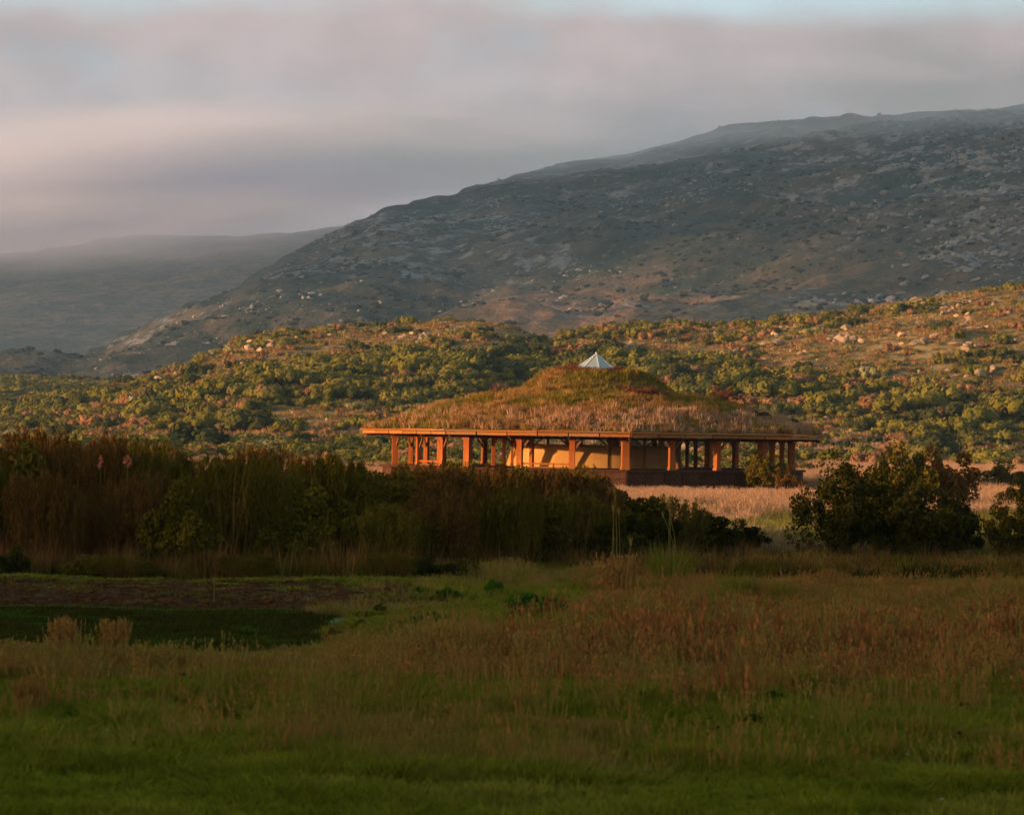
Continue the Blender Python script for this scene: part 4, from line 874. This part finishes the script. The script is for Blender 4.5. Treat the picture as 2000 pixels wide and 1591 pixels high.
# dry white spot of grass at the left of the meadow
# ------------------------------------------------------------------ single stems and small things
def reed(px, yb, yt, lean, n, lab, spread=6):
    D = Dg(px, yb); x = (px - 1000) / F * D; z0 = float(ground_z(x, D)); e = thing('tall_reed', lab, 'plant', (x, D, z0)); hh = (yb - yt) / F * D
    for i in range(n):
        mb = MB(); l = lean * hh * (0.5 + rng.random()) * (1 if n == 1 else rng.choice([-0.7, 0.2, 1.0])); h1 = hh * (0.75 + 0.25 * rng.random()) if i else hh; ox = rng.normal(0, spread) / F * D
        mb.tube([(ox, 0, 0), (ox + l * 0.35, 0, h1 * 0.5), (ox + l, 0, h1)], [0.006, 0.005, 0.002], 5); link('stem', mb.mesh('stem', G['tan']), e)
        hd = SPIKE; o = link('seed_head', hd, e, (ox + l * 0.92, 0, h1 * 0.9)); o.scale = (0.6, 0.6, 0.5)
SPIKE = tuft('seed_spike', G['tan'], 14, 0.35, 0.02, 0.012, 0.25)
reed(1212, 1140, 945, 0.05, 2, 'tall pale reed stem crossing the lit pavilion post')
reed(1207, 1135, 960, -0.03, 2, 'shorter pale reed beside the tallest one')
reed(1312, 1110, 968, 0.02, 2, 'upright pair of tall dry stems on the dark shrub tip')
reed(1328, 1110, 985, 0.25, 2, 'leaning tall dry stems over the dark low shrubs')
reed(1222, 1200, 1050, 0.06, 1, 'single tall dry stem in front of the feathery clump')
reed(700, 1205, 1160, 0.2, 3, 'three short leaning stems on the ditch bank', 8)
reed(421, 1175, 1135, 0.02, 1, 'single short stem on the bare bank')
reed(635, 1130, 1108, 0.02, 1, 'small pale upright stem at the thicket foot')
tus = tuft('tussock_blades', G['olive'], 260, 0.62, 0.16, 0.010, 0.75); fea = tuft('feather_heads', G['pink'], 150, 0.62, 0.15, 0.007, 0.35, head=0.20)
for (nm, me, px, py, s, lab) in [('grass_tussock', tus, 1310, 1150, 1.4, 'large olive grass tussock under the leaning dry stems'), ('grass_tussock', fea, 1212, 1168, 1.15, 'feathery pinkish grey grass clump beside the ditch'), ('grass_tussock', tus, 1452, 1180, 1.0, 'olive grass tussock on the edge of the far meadow'), ('grass_tussock', tus, 1400, 1212, 0.9, 'dark olive tussock behind the rusty band'),
        ('grass_tussock', tus, 1535, 1185, 0.8, 'small olive tussock in the pale far meadow'), ('grass_tussock', fea, 1625, 1165, 0.8, 'reddish feathery clump on the far meadow edge'), ('grass_tussock', fea, 130, 1275, 0.7, 'pale pinkish dry grass clump beside the water'), ('grass_tussock', fea, 230, 1278, 0.7, 'second pale pinkish clump along the water edge'), ('grass_tussock', fea, 70, 1405, 0.6, 'pale dry clump in the near meadow')]:
    D = Dg(px, py); x = (px - 1000) / F * D; tag(link(nm, me, None, (x, D, float(ground_z(x, D))), px, s), lab, 'grass clump')
# salmon flower heads in the thicket
FM = mat('salmon petals', [(0.55, 0.14, 0.07), (0.75, 0.28, 0.16)], 20)
def flower(px, py, D, s, heads, lab):
    p = at(px, py, D); e = thing('flower_spike', lab, 'flower', p)
    mb = MB(); mb.tube([(0, 0, -0.9), (0.02, 0, -0.4), (0, 0, 0)], [0.014, 0.012, 0.008], 5); link('stem', mb.mesh('stem', G['ofol']), e)
    for (dx, dz) in heads:
        P = rng.normal(size=(60, 3)) * (0.020, 0.020, 0.040) * s + (dx, 0, dz); V, Fq = leaves(P, 0.022 * s, 0.4, 0.5); link('flower_head', np_mesh('flower_head', V, Fq, FM), e)
flower(250, 900, 48.5, 1.0, [(-0.03, 0), (0.035, 0)], 'pair of salmon pink flower heads on the dark shrub')
flower(197, 908, 47.5, 0.8, [(0, 0), (0.02, 0.09)], 'dull pink flower spike beside the salmon pair')
# pale marker post on the hill
D = 420.; p = at(255, 798, D); hz = float(hill_z(np.array([255.]), np.array([D]))[0]); D = hill_D(255, 806) or 420.; hz = float(hill_z(np.array([255.]), np.array([D]))[0])
e = thing('marker_post', 'small pale marker post on the green hill above the thicket', 'post', ((255 - 1000) / F * D, D, hz))
mb = MB(); mb.bar((0, 0, -0.3), (0, 0, 1.7), 0.18, 0.18); link('shaft', mb.mesh('shaft', WB), e)
mb = MB(); mb.box((0, 0, 2.0), (0.5, 0.4, 0.6)); link('cap', mb.mesh('cap', WHT), e)
# tiny white meadow flowers
DM = mat('white petals', [(0.6, 0.62, 0.58), (0.75, 0.75, 0.7)], 5)
P = rng.normal(size=(10, 3)) * (0.012, 0.012, 0.004) + (0, 0, 0.2); Vp, Fp = leaves(P, 0.013, 0, 0.8); fl_me = np_mesh('daisy', Vp, Fp, DM); mb = MB(); mb.tube([(0, 0, 0), (0, 0, 0.2)], [0.002, 0.002], 4); st_me = mb.mesh('daisy_stem', G['green'])
for (px, py) in [(625, 1308), (612, 1292), (1405, 1342), (1370, 1378), (1640, 1314), (1364, 1360), (222, 1437), (957, 1382), (987, 1413), (350, 1420), (1595, 1412), (1783, 1472), (1852, 1556), (856, 1352), (1256, 1395), (1080, 1385), (1077, 1500), (1910, 1388)]:
    D = Dg(px, py) * 0.97; x = (px - 1000) / F * D; e = thing('white_flower', 'tiny white flower in the near meadow grass', 'flower', (x, D, float(ground_z(x, D)) + 0.02), 0, 0.45, 'tiny white meadow flowers'); link('petals', fl_me, e); link('stem', st_me, e)
print('objects', len(bpy.data.objects))
